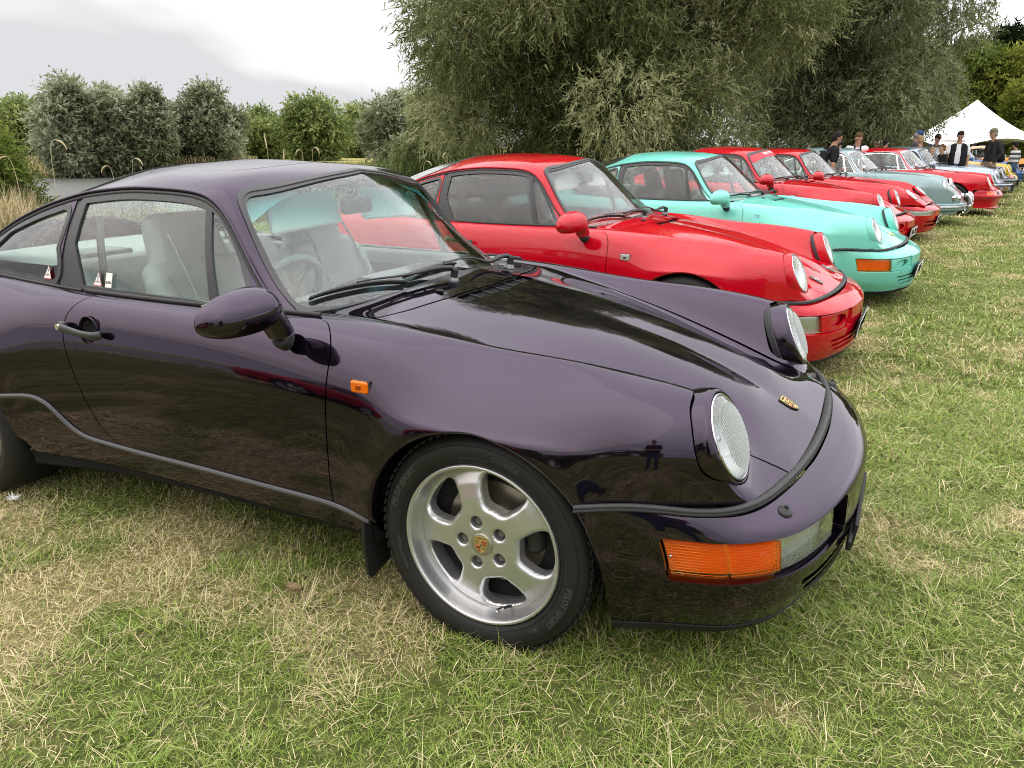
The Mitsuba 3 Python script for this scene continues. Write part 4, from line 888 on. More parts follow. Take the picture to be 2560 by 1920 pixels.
def bumper_front(put, both, front, lights, detail, res, wide):
    lev = LEV[front] if wide else [(z, [(x, y - (.018 if x < .40 else .004 if x < .50 else 0)) for x, y in p]) for z, p in LEV[front]]
    Bp = Bumper(lev); T = Bp.t[-1]; dy = 0 if wide else .018
    full = shapely.box(-1, .002, 1, T - .0005)
    holes = []; k = .6 if not detail else 1
    N, M = int(110 * k), int(60 * k)
    rbox = lambda s0, s1, z0, z1, r=.012: shapely.affinity.scale(shapely.affinity.scale(shapely.box(s0, Bp.zt(z1), s1, Bp.zt(z0)), 1.0, 1, origin=(0, 0)).buffer(-r * .7).buffer(r * .7), 1, 1, origin=(0, 0))
    inset = []
    if front == 'wrap':
        sA, sB, sC, sD, sE = Bp.s_at(.505, .39), Bp.s_at(.643, .39), Bp.s_at(.752, .39), Bp.s_aty(.395, .39), Bp.s_aty(.315, .39)
        for sg in (-1, 1):
            R = lambda a, b, z0, z1, r=.012: rbox(min(sg * a, sg * b), max(sg * a, sg * b), z0, z1, r)
            holes.append(R(sA + .009, sE, .331, .443, .022))
            am = 'amber' if lights.startswith('amber') else 'clear'
            def lens(path, P, role, off, thick):
                put(path, Bp.panel(P, off=off, thick=thick, nth=N, nt=M), role)
            if lights == 'clear_duct':
                lens('indicator', R(sA + .002, sB + .0, .342, .435), 'paint', -.004, .02)
                lens('indicator__lens', R(sB - .0, sC + .02, .342, .435), 'clear', -.006, .02)
            else:
                lens('side_indicator', R(sA + .002, sB + .003, .340, .436), am, -.011, .012)
                lens('front_indicator', R(sB - .003, sC, .340, .436), am, -.0105, .012)
            put('indicator_base', Bp.panel(R(sA + .006, sC - .004, .336, .439, .004), off=-.034, thick=0, nth=N, nt=M), 'amber_back' if am == 'amber' else 'reflector')
            if detail and am == 'amber':
                ln = []
                for z in np.arange(.350, .429, .0075):
                    for a_, b_ in ((sA - .004, sB + .004), (sB - .004, sC + .004)):
                        q = np.linspace(a_, b_, 16) * sg; ln.append(frame_tube(Bp.P(q, np.full(16, Bp.zt(z))) * [.9868, .9868, 1], .0009, 4))
                for q in np.linspace(sB - .008, sC + .006, 24): ln.append(frame_tube(Bp.P(np.full(5, q * sg), Bp.zt(np.linspace(.346, .431, 5))) * [.9868, .9868, 1], .0007, 4))
                put('indicator_lines', cat(ln), 'amber_line')
                sc = Bp.P(np.array([sg * (sA - .007)]), np.array([Bp.zt(.395)]))[0]; b = trimesh.creation.icosphere(2, .004); b.apply_translation(sc * [.992, .990, 1]); put('side_indicator__screw', b, 'chrome')
            if lights == 'amber_fog':
                lens('fog_lamp', R(sC - .002, sD, .345, .437, .006), 'lens', -.014, .03)
                if detail:
                    ln = [frame_tube(Bp.P(np.full(6, q * sg), Bp.zt(np.linspace(.348, .434, 6))) * [.986, .986, 1], .0012, 4) for q in np.linspace(sC - .008, sD + .006, 34)]
                    put('fog_lamp__flutes', cat(ln), 'lens')
                put('fog_lamp__reflector', Bp.panel(R(sC - .004, sD + .004, .342, .437, .006), off=-.045, thick=0, nth=N, nt=M), 'reflector')
                put('fog_lamp__surround', Bp.panel(R(sA, sE, .334, .441, .0), off=-.052, thick=0, nth=N, nt=M), 'black')
                put('fog_lamp__tray', Bp.panel(R(sC, sD - .01, .334, .344, .0), off=-.02, thick=.03, nth=N, nt=M), 'rubber')
            else:
                d0, d1 = sC - .012, sE + .02
                P = R(sC, sE, .336, .439, .01); oval = shapely.affinity.scale(shapely.Point((sg * (d0 + d1) / 2, Bp.zt(.39))).buffer(1, 24), (d0 - d1) / 2 * .72, .034)
                put('duct', Bp.panel(P.difference(oval), off=-.012, thick=.02, nth=N, nt=M), 'paint'); put('duct__bowl', Bp.panel(oval.buffer(.004), off=-.04, thick=0, nth=N, nt=M), 'paint')
        cut = full.difference(unionv(holes))
        if lights != 'amber_fog' or True:
            sl = []
            for z0, z1, w in ((.268, .288, .42), (.236, .256, .40), (.204, .222, .36)):
                for sg in (-1, 1): P = rbox(*sorted((sg * .05, sg * (w + .12))), z0, z1, .006); holes.append(P)
                sl.append(Bp.panel(rbox(-.56, .56, z0 - .01, z1 + .01), off=-.02, thick=0, nth=N, nt=M))
            cut = full.difference(unionv(holes)); put('bumper__intake', cat(sl), 'black')
        zl = Bp.zt(.158)
        put('bumper', Bp.panel(cut.intersection(shapely.box(-2, 0, 2, zl)), thick=.030, nth=N, nt=M), 'paint')
        put('bumper__lip', Bp.panel(shapely.box(-1, zl, 1, T), off=.003, thick=.02, nth=N, nt=10), 'rubber_black')
        # rubber strip on top: front part wide, narrowing along the side
        h = np.array([(.283, .841 - dy, .500), (.345, .823 - dy, .509), (.40, .804 - dy / 2, .514), (.47, .781, .515), (.535, .758, .512), (.588, .730, .510), (.638, .686, .510), (.682, .605, .512), (.716, .475, .515), (.745, .30, .518), (.757, .14, .520), (.760, 0, .520)])
        p = curve(np.vstack([h * [1, -1, 1], h[-2::-1]]), 120); wd = np.interp(abs(p[:, 1]), [0, .62, .72, .80], [.0118, .0112, .009, .008])
        hgt = np.interp(abs(p[:, 1]), [0, .6, .74, .80], [.0065, .0070, .0082, .0086])
        put('bumper__strip', frame_tube(p, 1, 14, flat=(wd, hgt)), 'strip')
        put('bumper__strip__shadow_gap', frame_tube(p - V(0, 0, .006), 1, 8, flat=(wd + .004, .006)), 'rubber_black')
        if lights == 'amber_fog':
            for sg in (-1, 1):
                c = Bp.P(np.array([sg * Bp.s_aty(.590, .478)]), np.array([Bp.zt(.480)]))[0]
                a = lathe([(0, .012), (.007, .012), (.009, .007), (.0165, .006), (.019, .002), (.0195, -.004)], 24, 'z'); a.apply_transform(rot_to(V(.25, .18 * sg, 1))); a.apply_translation(c); put('washer_jet', a, 'rubber')
                q = box(0, 0, .013, .010, .008, .010, .002); q.apply_transform(rot_to(V(.25, .18 * sg, 1))); q.apply_translation(c); put('washer_jet__nozzle', q, 'rubber_black')
        plate(put, lights)
    elif front == '993':
        sA, sC = Bp.s_at(.50, .39), Bp.s_aty(.36, .39)
        for sg in (-1, 1):
            P = rbox(*sorted((sg * sA, sg * sC)), .375, .448, .02); holes.append(P)
            put('indicator', Bp.panel(P.buffer(-.002), off=-.003, thick=.02, nth=N, nt=M), 'clear'); put('indicator__reflector', Bp.panel(P, off=-.03, thick=0, nth=N, nt=M), 'reflector')
        for z0, z1 in ((.215, .25), (.27, .30)):
            for sg in (-1, 1): holes.append(rbox(*sorted((sg * .12, sg * .55)), z0, z1, .012))
        put('bumper__intake', Bp.panel(rbox(-.62, .62, .20, .31), off=-.03, thick=0, nth=N, nt=M), 'black')
        put('bumper', Bp.panel(full.difference(unionv(holes)), thick=.03, nth=N, nt=M), 'paint'); plate(put, 'white')
    elif front == 'early':
        sA, sC, sD = Bp.s_at(.60, .44), Bp.s_aty(.50, .44), Bp.s_aty(.36, .44)
        for sg in (-1, 1):
            P = rbox(*sorted((sg * sA, sg * sC)), .412, .485, .012); Q = rbox(*sorted((sg * (sC - .015), sg * sD)), .412, .470, .008); holes += [P, Q]
            put('indicator', Bp.panel(P.buffer(-.002), off=.001, thick=.02, nth=N, nt=M), 'amber'); put('indicator__back', Bp.panel(P, off=-.022, thick=0, nth=N, nt=M), 'amber_back'); put('horn_grille', Bp.panel(Q, off=-.004, thick=.0, nth=N, nt=M), 'rubber_black')
            sl = [frame_tube(Bp.P(np.linspace(sC - .02, sD + .01, 8) * sg, np.full(8, Bp.zt(z))) * [1.001, 1.001, 1], .003, 5) for z in np.linspace(.42, .462, 4)]
            put('horn_grille__bars', cat(sl), 'chrome')
        put('bumper', Bp.panel(full.difference(unionv(holes)), thick=.03, nth=N, nt=M), 'paint')
        p = Bp.P(np.linspace(-1, 1, 60), np.full(60, Bp.zt(.362))) * [1.004, 1.004, 1]; put('bumper__strip', frame_tube(p, 1, 6, flat=(.005, .010)), 'rubber_black')
    elif front == 'round':      # a blade bumper with a chrome strip and chrome guards, horns and round indicators above it
        put('bumper', Bp.panel(full, thick=.03, nth=N, nt=24), 'paint')
        p = Bp.P(np.linspace(-.98, .98, 70), np.full(70, Bp.zt(.325))) * [1.006, 1.006, 1]; put('bumper__chrome_strip', frame_tube(p, 1, 10, flat=(.008, .016)), 'chrome')
        for sg in (-1, 1):
            g = curve([(.86, sg * .30, .22), (.935, sg * .30, .25), (.955, sg * .30, .34), (.95, sg * .30, .43), (.92, sg * .30, .50), (.87, sg * .295, .52)], 22); put('bumper_guard', frame_tube(g, 1, 14, flat=(np.interp(np.arange(22), [0, 6, 16, 21], [.03, .045, .045, .03]), .028)), 'chrome')
            b = lathe([(0, .035), (.028, .030), (.040, .016), (.043, 0), (.040, -.06)], 24, 'x'); b.apply_translation((.745, sg * .54, .47)); put('indicator', b, 'clear'); c = lathe([(.043, .002), (.047, 0), (.047, -.05), (.03, -.1)], 24, 'x'); c.apply_translation((.745, sg * .54, .47)); put('indicator__pod', c, 'chrome')
            h = lathe([(0, .02), (.04, .016), (.055, .004), (.055, -.06)], 24, 'x'); h.apply_translation((.80, sg * .40, .455)); put('horn_grille', h, 'chrome')
        tb = frame_tube(curve([(.88, -.34, .50), (.93, -.15, .475), (.935, .15, .475), (.88, .34, .50)], 24), .014, 10); put('bumper__tube', tb, 'chrome')
        lowp = gridmesh(np.array([[(x, y, z) for y, x in zip(np.linspace(-.72, .72, 20), .78 - .25 * np.linspace(-1, 1, 20) ** 4)] for z in (.30, .20)])); put('lower_apron', lowp, 'paint')
    else:   # impact bumper with bellows and a black band
        b = lambda z1, z0: shapely.box(-1, Bp.zt(z1), 1, Bp.zt(z0))
        put('bumper', cat([Bp.panel(b(.4999, .491), thick=0, nth=N, nt=M), Bp.panel(b(.4815, .335), thick=.03, nth=N, nt=M), Bp.panel(b(.325, .181), thick=.02, nth=N, nt=M)]), 'paint' if lights == 'amber' else 'chrome_dull')
        put('bumper__bellows', Bp.panel(b(.491, .4815), thick=0, nth=N, nt=M), 'rubber_black')
        p = Bp.P(np.linspace(-1, 1, 60), np.full(60, Bp.zt(.445))) * [1.004, 1.004, 1]; put('bumper__strip', frame_tube(p, 1, 6, flat=(.008, .016)), 'rubber_black')
        for sg in (-1, 1):
            P = rbox(*sorted((sg * Bp.s_at(.80, .39), sg * Bp.s_aty(.50, .39))), .358, .418, .01)
            put('indicator', Bp.panel(P, off=.003, thick=.02, nth=N, nt=M), 'amber')
            ov = box(.955, sg * .24, .39, .03, .05, .15, .012); put('overrider', ov, 'rubber_black')
        plate(put, 'white')

def rot_to(n, up=None):
    """4x4 turning +z to n."""
    return trimesh.geometry.align_vectors([0, 0, 1], np.asarray(n, float) / np.linalg.norm(n))

def plate(put, lights):
    m = box(.897, 0, .30, .010, .52, .115, .004) if lights != 'amber_fog' else box(.893, 0, .262, .012, .42, .085, .004); R = trimesh.transformations.rotation_matrix(math.radians(8), [0, 1, 0], [.897, 0, .30]); 
    def fix(q): q.apply_transform(R); return q
    put('number_plate__frame', fix(m), 'rubber_black'); 
    if lights != 'amber_fog':
        b = box(.9035, 0, .30, .004, .505, .100); put('number_plate', fix(b), 'plate')
        tx = meshkit.text_mesh('F964 CAR' if lights != 'amber_duct' else 'J92 RS', .07, .002, True)
        v = tx.vertices - tx.bounds.mean(0) * [1, 1, 0]; w = v.copy(); tx.vertices = np.stack([.9056 + v[:, 2], v[:, 0] * .9, .30 + v[:, 1]], 1); put('number_plate__lettering', fix(tx), 'black', False)
    else:
        b = box(.885, 0, .262, .012, .54, .03, .004); put('number_plate__bracket', fix(b), 'rubber_black')

def bumper_rear(put, both, wide, S):
    w = .862 if wide else .80
    lev = [(.60, [(-3.22, 0), (-3.19, .3), (-3.10, .55), (-2.98, .69), (-2.85, w - .1), (-2.72, w - .035), (-2.62, w)]),
           (.52, [(-3.34, 0), (-3.31, .3), (-3.2, .58), (-3.06, .72), (-2.9, w - .06), (-2.75, w - .015), (-2.62, w + .004)]),
           (.36, [(-3.34, 0), (-3.31, .3), (-3.2, .58), (-3.06, .72), (-2.9, w - .07), (-2.75, w - .025), (-2.62, w - .008)]),
           (.22, [(-3.25, 0), (-3.22, .3), (-3.12, .56), (-3.0, .68), (-2.85, w - .12), (-2.72, w - .08), (-2.64, w - .06)])]
    R = [curve(np.array([(x, y, z) for x, y in p]), 40) for z, p in lev]
    m = gridmesh(np.array([CubicSpline([0, 1, 2, 3], np.array(R), axis=0)(t) for t in np.linspace(0, 3, 14)]))
    put('rear_bumper', both(m), 'paint2')

def tail(put, both, S, wide):
    g = []
    # closing panel at the back with the light band
    zz = np.linspace(.76, .58, 6); P = np.array([[(-3.3 + .03 * (z - .6) * -4, -y, z) for y in np.linspace(0, .60, 14)] for z in zz]); 
    P[:, :, 0] += (abs(P[:, :, 1]) / .6) ** 3 * .13
    put('tail_panel', both(gridmesh(P)), 'paint2')
    Q = P[1:4].copy(); Q[..., 0] -= .01; put('tail_light', both(gridmesh(Q)), 'red_lens')

def badge(put, both, S):
    c = S.P(np.array([.655]), np.array([.0]))[0]; a = S.P(np.array([.67]), np.array([0.]))[0] - S.P(np.array([.64]), np.array([0.]))[0]; a /= np.linalg.norm(a)
    n = np.cross(a, V(0, 1, 0)); n = n * np.sign(n[2])
    outl = shield()
    m = trimesh.creation.extrude_polygon(outl.buffer(.0015), .004, engine='earcut')
    M = np.eye(4); M[:3, 0], M[:3, 1], M[:3, 2], M[:3, 3] = np.cross(-a, n), -a, n, c + n * .0005
    def pl(q): q = q.copy(); q.apply_transform(M); return q
    put('crest', pl(m), 'gold_edge', False)
    crest_parts(put, 'crest', pl, .004)
def shield(h=.062, w=.050):
    return shapely.Polygon([(-w / 2, h / 2), (0, h / 2 + .001), (w / 2, h / 2), (w / 2 * 1.0, .006), (w / 2 * .86, -.012), (w * .25, -.024), (0, -h / 2), (-w * .25, -.024), (-w / 2 * .86, -.012), (-w / 2, .006)])
def crest_parts(put, pre, pl, z, scale=1.0):
    """Shield of four quarters (barred red and black, antlered gold), a small centre shield with a rearing horse and a band of lettering."""
    s = shield(); E = lambda g, h0, h1: trimesh.util.concatenate([(lambda q: (q.apply_translation((0, 0, h0)), q)[1])(trimesh.creation.extrude_polygon(p, h1 - h0, engine='earcut')) for p in getattr(g, 'geoms', [g]) if p.area > 1e-8])
    def sc(m): m.apply_scale(scale); return pl(m)
    zz = z / scale
    put(pre + '__field', sc(E(s.buffer(-.001), zz - .001, zz + .0003)), 'gold', False)
    red, blk, ant = [], [], []
    for (x0, x1, y0, y1) in ((.002, .023, .0, .018), (-.023, -.002, -.026, -.002)):
        q = shapely.box(x0, y0, x1, y1).intersection(s.buffer(-.003)); n = 4
        for i in range(n):
            b = shapely.box(x0, y0 + (y1 - y0) * i / n + .0006, x1, y0 + (y1 - y0) * (i + 1) / n - .0006).intersection(q)
            (red if i % 2 else blk).append(b)
    for (x0, y0) in ((-.0215, .013), (-.0215, .0075), (-.0215, .002), (.0045, -.005), (.0045, -.0105), (.0045, -.016)):
        for k in range(3): ant.append(shapely.LineString([(x0 + k * .0055, y0), (x0 + k * .0055 + .003, y0 + .0032), (x0 + k * .0055 + .006, y0 + .001)]).buffer(.0007).intersection(s.buffer(-.002)))
    put(pre + '__red_bars', sc(E(unionv(red), zz, zz + .0007)), 'crest_red', False)
    put(pre + '__black_bars', sc(E(unionv(blk + ant), zz, zz + .0007)), 'black', False)
    c = shapely.Polygon([(-.0085, .008), (.0085, .008), (.0085, -.002), (.005, -.009), (0, -.012), (-.005, -.009), (-.0085, -.002)])
    put(pre + '__centre', sc(E(c, zz, zz + .0011)), 'gold', False)
    horse = unionv([shapely.LineString([(-.003, -.008), (-.0025, -.003), (.001, .001), (.002, .005)]).buffer(.0014), shapely.LineString([(.001, .001), (.004, .0025)]).buffer(.0007), shapely.LineString([(0, -.001), (.004, -.001)]).buffer(.0007), shapely.LineString([(-.002, -.004), (.002, -.008)]).buffer(.0008), shapely.LineString([(.002, .005), (.0042, .0042)]).buffer(.0009), shapely.LineString([(-.0025, -.003), (-.0055, .001), (-.005, .004)]).buffer(.0007)])
    put(pre + '__horse', sc(E(horse, zz + .001, zz + .0016)), 'black', False)
    tx = meshkit.text_mesh('PORSCHE', .0052, .0006, True); tx.apply_translation(-tx.bounds.mean(0) * [1, 1, 0]); w = np.ptp(tx.bounds[:, 0]); tx.apply_scale([.040 / w, 1, 1]); tx.apply_translation((0, .0245, zz + .0002)); put(pre + '__lettering', sc(tx), 'black', False)

def hood_lock(put, S, lights):
    for sg in ((-1, 1) if lights == 'clear_duct' else (1,)):
        y = .26 if lights == 'clear_duct' else 0.0
        x = .64; v = S.v_at(x, y=y, lo=0, hi=2)[0]; c = S.P(np.array([x]), np.array([v]))[0] * [1, sg, 1]
        d = S.P(np.array([x + .02]), np.array([v]))[0] - S.P(np.array([x - .02]), np.array([v]))[0]; d /= np.linalg.norm(d); n = np.cross(d, V(0, 1, 0)); n *= np.sign(n[2])
        M = np.eye(4); M[:3, 0], M[:3, 1], M[:3, 2], M[:3, 3] = d, np.cross(n, d), n, c
        o = shapely.affinity.scale(shapely.Polygon([(-.045, .012), (-.02, .024), (.02, .024), (.045, .012), (.045, -.012), (.02, -.024), (-.02, -.024), (-.045, -.012)]), 1, 1) if lights == 'clear_duct' else shield()
        m = trimesh.creation.extrude_polygon(o, .006, engine='earcut'); m.apply_transform(M); put('hood_pin' if lights == 'clear_duct' else 'crest', m, 'steel_dark' if lights == 'clear_duct' else 'gold', False)
        if lights == 'clear_duct': q = trimesh.creation.cylinder(.014, .012, sections=20); q.apply_translation((0, 0, .005)); q.apply_transform(M); put('hood_pin__button', q, 'steel', False)

def door_handle(put, S, side, detail, chrome):
    c = side([(-1.482, .742)])[0]; p = S.P(c[0], c[1]) * [1, -1, 1]; role = 'chrome' if chrome else 'handle'
    bowl = lathe([(.0445, .002), (.044, -.008), (.038, -.022), (.02, -.030), (0, -.031)], 36, 'y'); bowl.vertices[:, 1] *= -1; bowl.apply_translation(p); bowl.faces = bowl.faces[:, ::-1]
    ring = lathe([(.0435, -.001), (.0455, .002), (.047, .0), (.0455, -.002)], 36, 'y'); ring.vertices[:, 1] *= -1; ring.apply_translation(p)
    h = curve([(-1.590, -.826, .748), (-1.565, -.838, .748), (-1.53, -.842, .745), (-1.482, -.842, .740), (-1.44, -.842, .738), (-1.412, -.838, .736), (-1.405, -.822, .735)], 26)
    wd = np.interp(h[:, 0], [-1.60, -1.585, -1.55, -1.46, -1.405], [.013, .017, .014, .011, .014])
    a = frame_tube(h, 1, 12, flat=(.008, wd)); lock = trimesh.creation.cylinder(.010, .014, sections=24); lock.apply_transform(trimesh.transformations.rotation_matrix(math.pi / 2, [1, 0, 0])); lock.apply_translation((-1.585, -.838, .750))
    foot = box(-1.585, -.822, .748, .034, .018, .036, .007); foot2 = box(-1.412, -.823, .735, .026, .018, .026, .006)
    for f in ((lambda m: m), mir):
        if detail: put('door__handle_scoop', f(bowl), 'paint'); put('door__handle_scoop__ring', f(ring), 'paint')
        put('door__handle', f(cat([a, foot, foot2])), role); put('door__handle__lock', f(lock), 'steel', False)

def drop_mirror(put):
    """Teardrop door mirror on a swept foot."""
    def mk(sg):
        n, m = 44, 28; th = np.linspace(0, 2 * np.pi, n + 1); ph = np.linspace(-1, 1, m)
        # long axis along y (outwards), rounded towards the front, flat behind
        P = []
        for u in ph:                                   # u from the inner end (-1) to the outer (1)
            k = max(0.0, 1 - abs(u) ** 2.6) ** .5
            hz = .066 * k * (1 - .14 * u); hx = .085 * k * (1 - .10 * u)
            c = V(-.655 - .035 * (u + 1) * .5, -.925 - .122 * u, .905 - .010 * (u + 1))
            row = []
            for t in th:
                cx, sz = math.cos(t), math.sin(t)
                x = hx * (abs(cx) ** .9 * np.sign(cx)) * (1.0 if cx > 0 else .42); z = hz * abs(sz) ** .92 * np.sign(sz) * (1.0 if sz > 0 else .86)
                row.append(c + V(x, 0, z))
            P.append(row)
        body = gridmesh(np.array(P)); 
        if (vnormals(body.vertices, body.faces) * (body.vertices - body.vertices.mean(0))).sum() < 0: body.faces = body.faces[:, ::-1]
        neck = [(-.655, -.872, .908), (-.645, -.848, .893), (-.637, -.829, .868), (-.633, -.817, .845), (-.632, -.806, .822)]
        nk = frame_tube(curve(neck, 20), np.interp(np.arange(20), [0, 5, 12, 19], [.030, .050, .046, .042]), 24, flat=(.72, 1.0), up=(1, 0, 0))
        base = lathe([(.0, .012), (.045, .012), (.050, .006), (.050, -.02)], 28, 'z'); base.apply_scale([.92, .62, 1]); base.apply_transform(rot_to(V(0, -.85, .5))); base.apply_translation((-.630, -.806, .822))
        gl = trimesh.creation.cylinder(.055, .004, sections=30); gl.apply_scale([1, 1.9, 1]); gl.apply_transform(rot_to(V(-1, 0, .0))); gl.apply_translation((-.712, -.93, .898))
        gl = box(-.693, -.93, .898, .004, .17, .075, .0)
        return body, nk, base, gl
    for sg in (1,):
        f = (lambda m: m)
        b, nk, base, gl = mk(sg)
        put('mirror__housing', f(b), 'paint'); put('mirror__foot', f(nk), 'paint'); put('mirror__gasket', f(base), 'rubber_black'); put('mirror__glass', f(gl), 'mirror', False)

def chrome_mirror(put):
    b = lathe([(0, .03), (.035, .024), (.052, .008), (.055, -.006), (.052, -.010)], 30, 'x'); b.apply_translation((-.68, -.86, .935)); st = frame_tube(curve([(-.66, -.86, .915), (-.65, -.83, .88), (-.645, -.79, .85)], 8), .009, 8)
    put('mirror', b, 'chrome'); put('mirror__stem', st, 'chrome')

def wipers(put, both, G, detail):
    """Two arms parked on the screen; the pivots stand on the cowl."""
    n = lambda q: q / np.linalg.norm(q)
    def on(x, y, off):
        v = G.v_at(x, y=abs(y), lo=0, hi=3)[0]; p = G.P(np.array([x]), np.array([v]))[0] * [1, np.sign(y) if y else 1, 1]; return p + V(.68, 0, .73) * off
    for piv, arm_, bl_ in ((V(-.515, -.055, .868), [(-.572, -.17), (-.585, -.25), (-.622, -.36), (-.655, -.44)], [(-.575, -.27), (-.628, -.395), (-.664, -.475), (-.700, -.545), (-.722, -.585)]),
                           (V(-.500, .355, .862), [(-.560, .25), (-.573, .17), (-.577, .06), (-.578, -.04)], [(-.568, .035), (-.574, -.05), (-.579, -.13), (-.585, -.20), (-.592, -.262)])):
        top = piv + V(-.004, 0, .046)
        arm = curve([top, top * .5 + on(*arm_[0], .034) * .5 + V(0, 0, .004), on(*arm_[0], .034), on(*arm_[1], .030), on(*arm_[2], .024), on(*arm_[3], .022)], 30)
        put('wiper__arm', frame_tube(arm, 1, 8, flat=(np.interp(np.arange(30), [0, 12, 15, 29], [.014, .011, .006, .0045]), np.interp(np.arange(30), [0, 12, 15, 29], [.010, .008, .004, .003]))), 'black_satin')
        post = lathe([(.0, .052), (.011, .050), (.0135, .04), (.0135, .014), (.020, .010), (.024, .0), (.024, -.01)], 20, 'z'); post.apply_transform(rot_to(V(.25, 0, 1))); post.apply_translation(piv); put('wiper__pivot', post, 'black_satin')
        cap_ = lathe([(.0135, .016), (.020, .011), (.0235, .002)], 20, 'z'); cap_.apply_transform(rot_to(V(.25, 0, 1))); cap_.apply_translation(piv); put('wiper__pivot__collar', cap_, 'steel_dark')
        q = curve(np.array(bl_), 14); bl = np.array([on(a_, b_, .010) for a_, b_ in q]); fr = np.array([on(a_, b_, .019 + .004 * math.sin(math.pi * i / 13)) for i, (a_, b_) in enumerate(q)])
        put('wiper__blade', frame_tube(bl, 1, 6, flat=(.003, .007), up=(.68, 0, .73)), 'rubber_black'); put('wiper__blade__frame', frame_tube(fr, 1, 6, flat=(.0045, .003), up=(.68, 0, .73)), 'black_satin')
        put('wiper__blade__clips', cat([frame_tube([bl[i], fr[i]], .005, 6) for i in (2, 5, 8, 11)]), 'black_satin')
    for y in (-.24, .24):
        w = trimesh.creation.icosphere(2, .012); w.apply_scale([1.4, .8, .5]); w.apply_translation((-.455, y, .868)); put('screen_jet', w, 'rubber_black')

def soft(parts, res=.012, it=8):
    """Smooth union of convex hulls of spheres: parts = lists of (centre, radius)."""
    M = [manifold3d.Manifold.batch_hull([manifold3d.Manifold.sphere(r, 14).translate(tuple(map(float, c))) for c, r in p]) for p in parts]
    m = M[0]
    for q in M[1:]: m = m + q
    m = m.refine_to_length(res).to_mesh(); t = trimesh.Trimesh(m.vert_properties[:, :3], m.tri_verts, process=True)
    trimesh.smoothing.filter_taubin(t, iterations=it); return t
def rhull(pts, r): return [(p, r) for p in pts]
def cabin(put, both, S, G, interior, detail, tinted=False):
    L = 'leather' if interior == 'pale' else 'dark_cloth'
    k = 1 if detail else 2
    for y in (-.345, .345):
        q = lambda *p: [V(a, y + b, c) for a, b, c in p]
        if interior == 'pale':
            back = soft([rhull(q((-1.30, -.20, .55), (-1.30, .20, .55), (-1.47, -.17, .88), (-1.47, .17, .88)), .055), rhull(q((-1.47, -.135, .86), (-1.47, .135, .86), (-1.535, -.10, 1.045), (-1.535, .10, 1.045)), .050), rhull(q((-1.27, -.215, .55), (-1.43, -.20, .85)), .05), rhull(q((-1.27, .215, .55), (-1.43, .20, .85)), .05)], .02 * k)
            cush = soft([rhull(q((-.85, -.19, .47), (-.85, .19, .47), (-1.28, -.19, .42), (-1.28, .19, .42)), .06), rhull(q((-.85, -.21, .50), (-1.28, -.21, .47)), .05), rhull(q((-.85, .21, .50), (-1.28, .21, .47)), .05)], .02 * k)
        else:
            back = soft([rhull(q((-1.30, -.20, .50), (-1.30, .20, .50), (-1.45, -.16, .86), (-1.45, .16, .86)), .04), rhull(q((-1.45, -.12, .84), (-1.45, .12, .84), (-1.53, -.085, 1.06), (-1.53, .085, 1.06)), .045), rhull(q((-1.22, -.225, .5), (-1.35, -.225, .84)), .045), rhull(q((-1.22, .225, .5), (-1.35, .225, .84)), .045)], .02 * k)
            cush = soft([rhull(q((-.85, -.19, .45), (-.85, .19, .45), (-1.28, -.19, .40), (-1.28, .19, .40)), .05)], .03)
        if tinted:
            t_ = meshkit.text_mesh('RECARO', .032, .002, True); v = t_.vertices - t_.bounds.mean(0) * [1, 1, 0]; t_.vertices = np.stack([-1.425 - v[:, 1] * .42 + v[:, 2] + .045, y + v[:, 0], .95 + v[:, 1]], 1); put('seat__lettering', t_, 'plate', False)
        put('seat__backrest', back, L); put('seat__cushion', cush, L)
        if interior == 'pale' and detail:
            put('seat__piping', cat([frame_tube(curve(q((-1.24, b * 1.1, .60), (-1.355, b * 1.08, .88), (-1.45, b, 1.03)), 16), .004, 6) for b in (-.125, .125)]), L)
    # rear bench, parcel shelf, tunnel, floor
    put('rear_bench', soft([rhull([V(-1.75, -.50, .62), V(-1.75, .50, .62), V(-1.93, -.48, .86), V(-1.93, .48, .86)], .05), rhull([V(-1.50, -.50, .47), V(-1.50, .50, .47), V(-1.75, -.5, .47), V(-1.75, .5, .47)], .06)], .05), L)
    sh = np.array([[(x, y, .895 + .012 * math.cos(y * 2)) for y in np.linspace(-.60, .60, 13)] for x in (-1.93, -2.1, -2.3, -2.5)]); put('parcel_shelf', gridmesh(sh), L)
    put('floor_pan', cat([box(-1.2, 0, .30, 1.75, 1.30, .03), box(-1.2, 0, .38, 1.3, .20, .18, .05)]), 'carpet')
    # side cards: the inside of the door and of the quarter
    card = S.panel(shapely.box(-1.95, 4.05, -.60, 9.5), thick=0, off=-.040, sub=3); card.faces = card.faces[:, ::-1]; _m = card; put('door_card', _m, L); put('door_card', mir(_m), L)
    ledge = []
    xs = np.linspace(-.65, -2.3, 30); yy = np.interp(xs, [-2.3, -1.5, -1, -.65], [.685, .70, .695, .68])
    for a, b in ((0, .045),): ledge = gridmesh(np.stack([np.stack([xs, -yy + .004, np.full(30, .852)], 1), np.stack([xs, -yy + .030, np.full(30, .855)], 1), np.stack([xs, -yy + .052, np.full(30, .835)], 1), np.stack([xs, -yy + .056, np.full(30, .79)], 1)], 1)); _m = ledge; put('door_card__ledge', _m, L); put('door_card__ledge', mir(_m), L)
    hoodl = soft([rhull([V(-.66, -.55, .80), V(-.66, .55, .80), V(-.90, -.56, .78), V(-.90, .56, .78), V(-.72, -.55, .58), V(-.72, .55, .58)], .035), rhull([V(-.80, -.14, .835), V(-.80, -.50, .835), V(-.92, -.14, .80), V(-.92, -.50, .80), V(-.70, -.32, .825)], .03)], .05)
    put('dashboard', hoodl, 'dash')
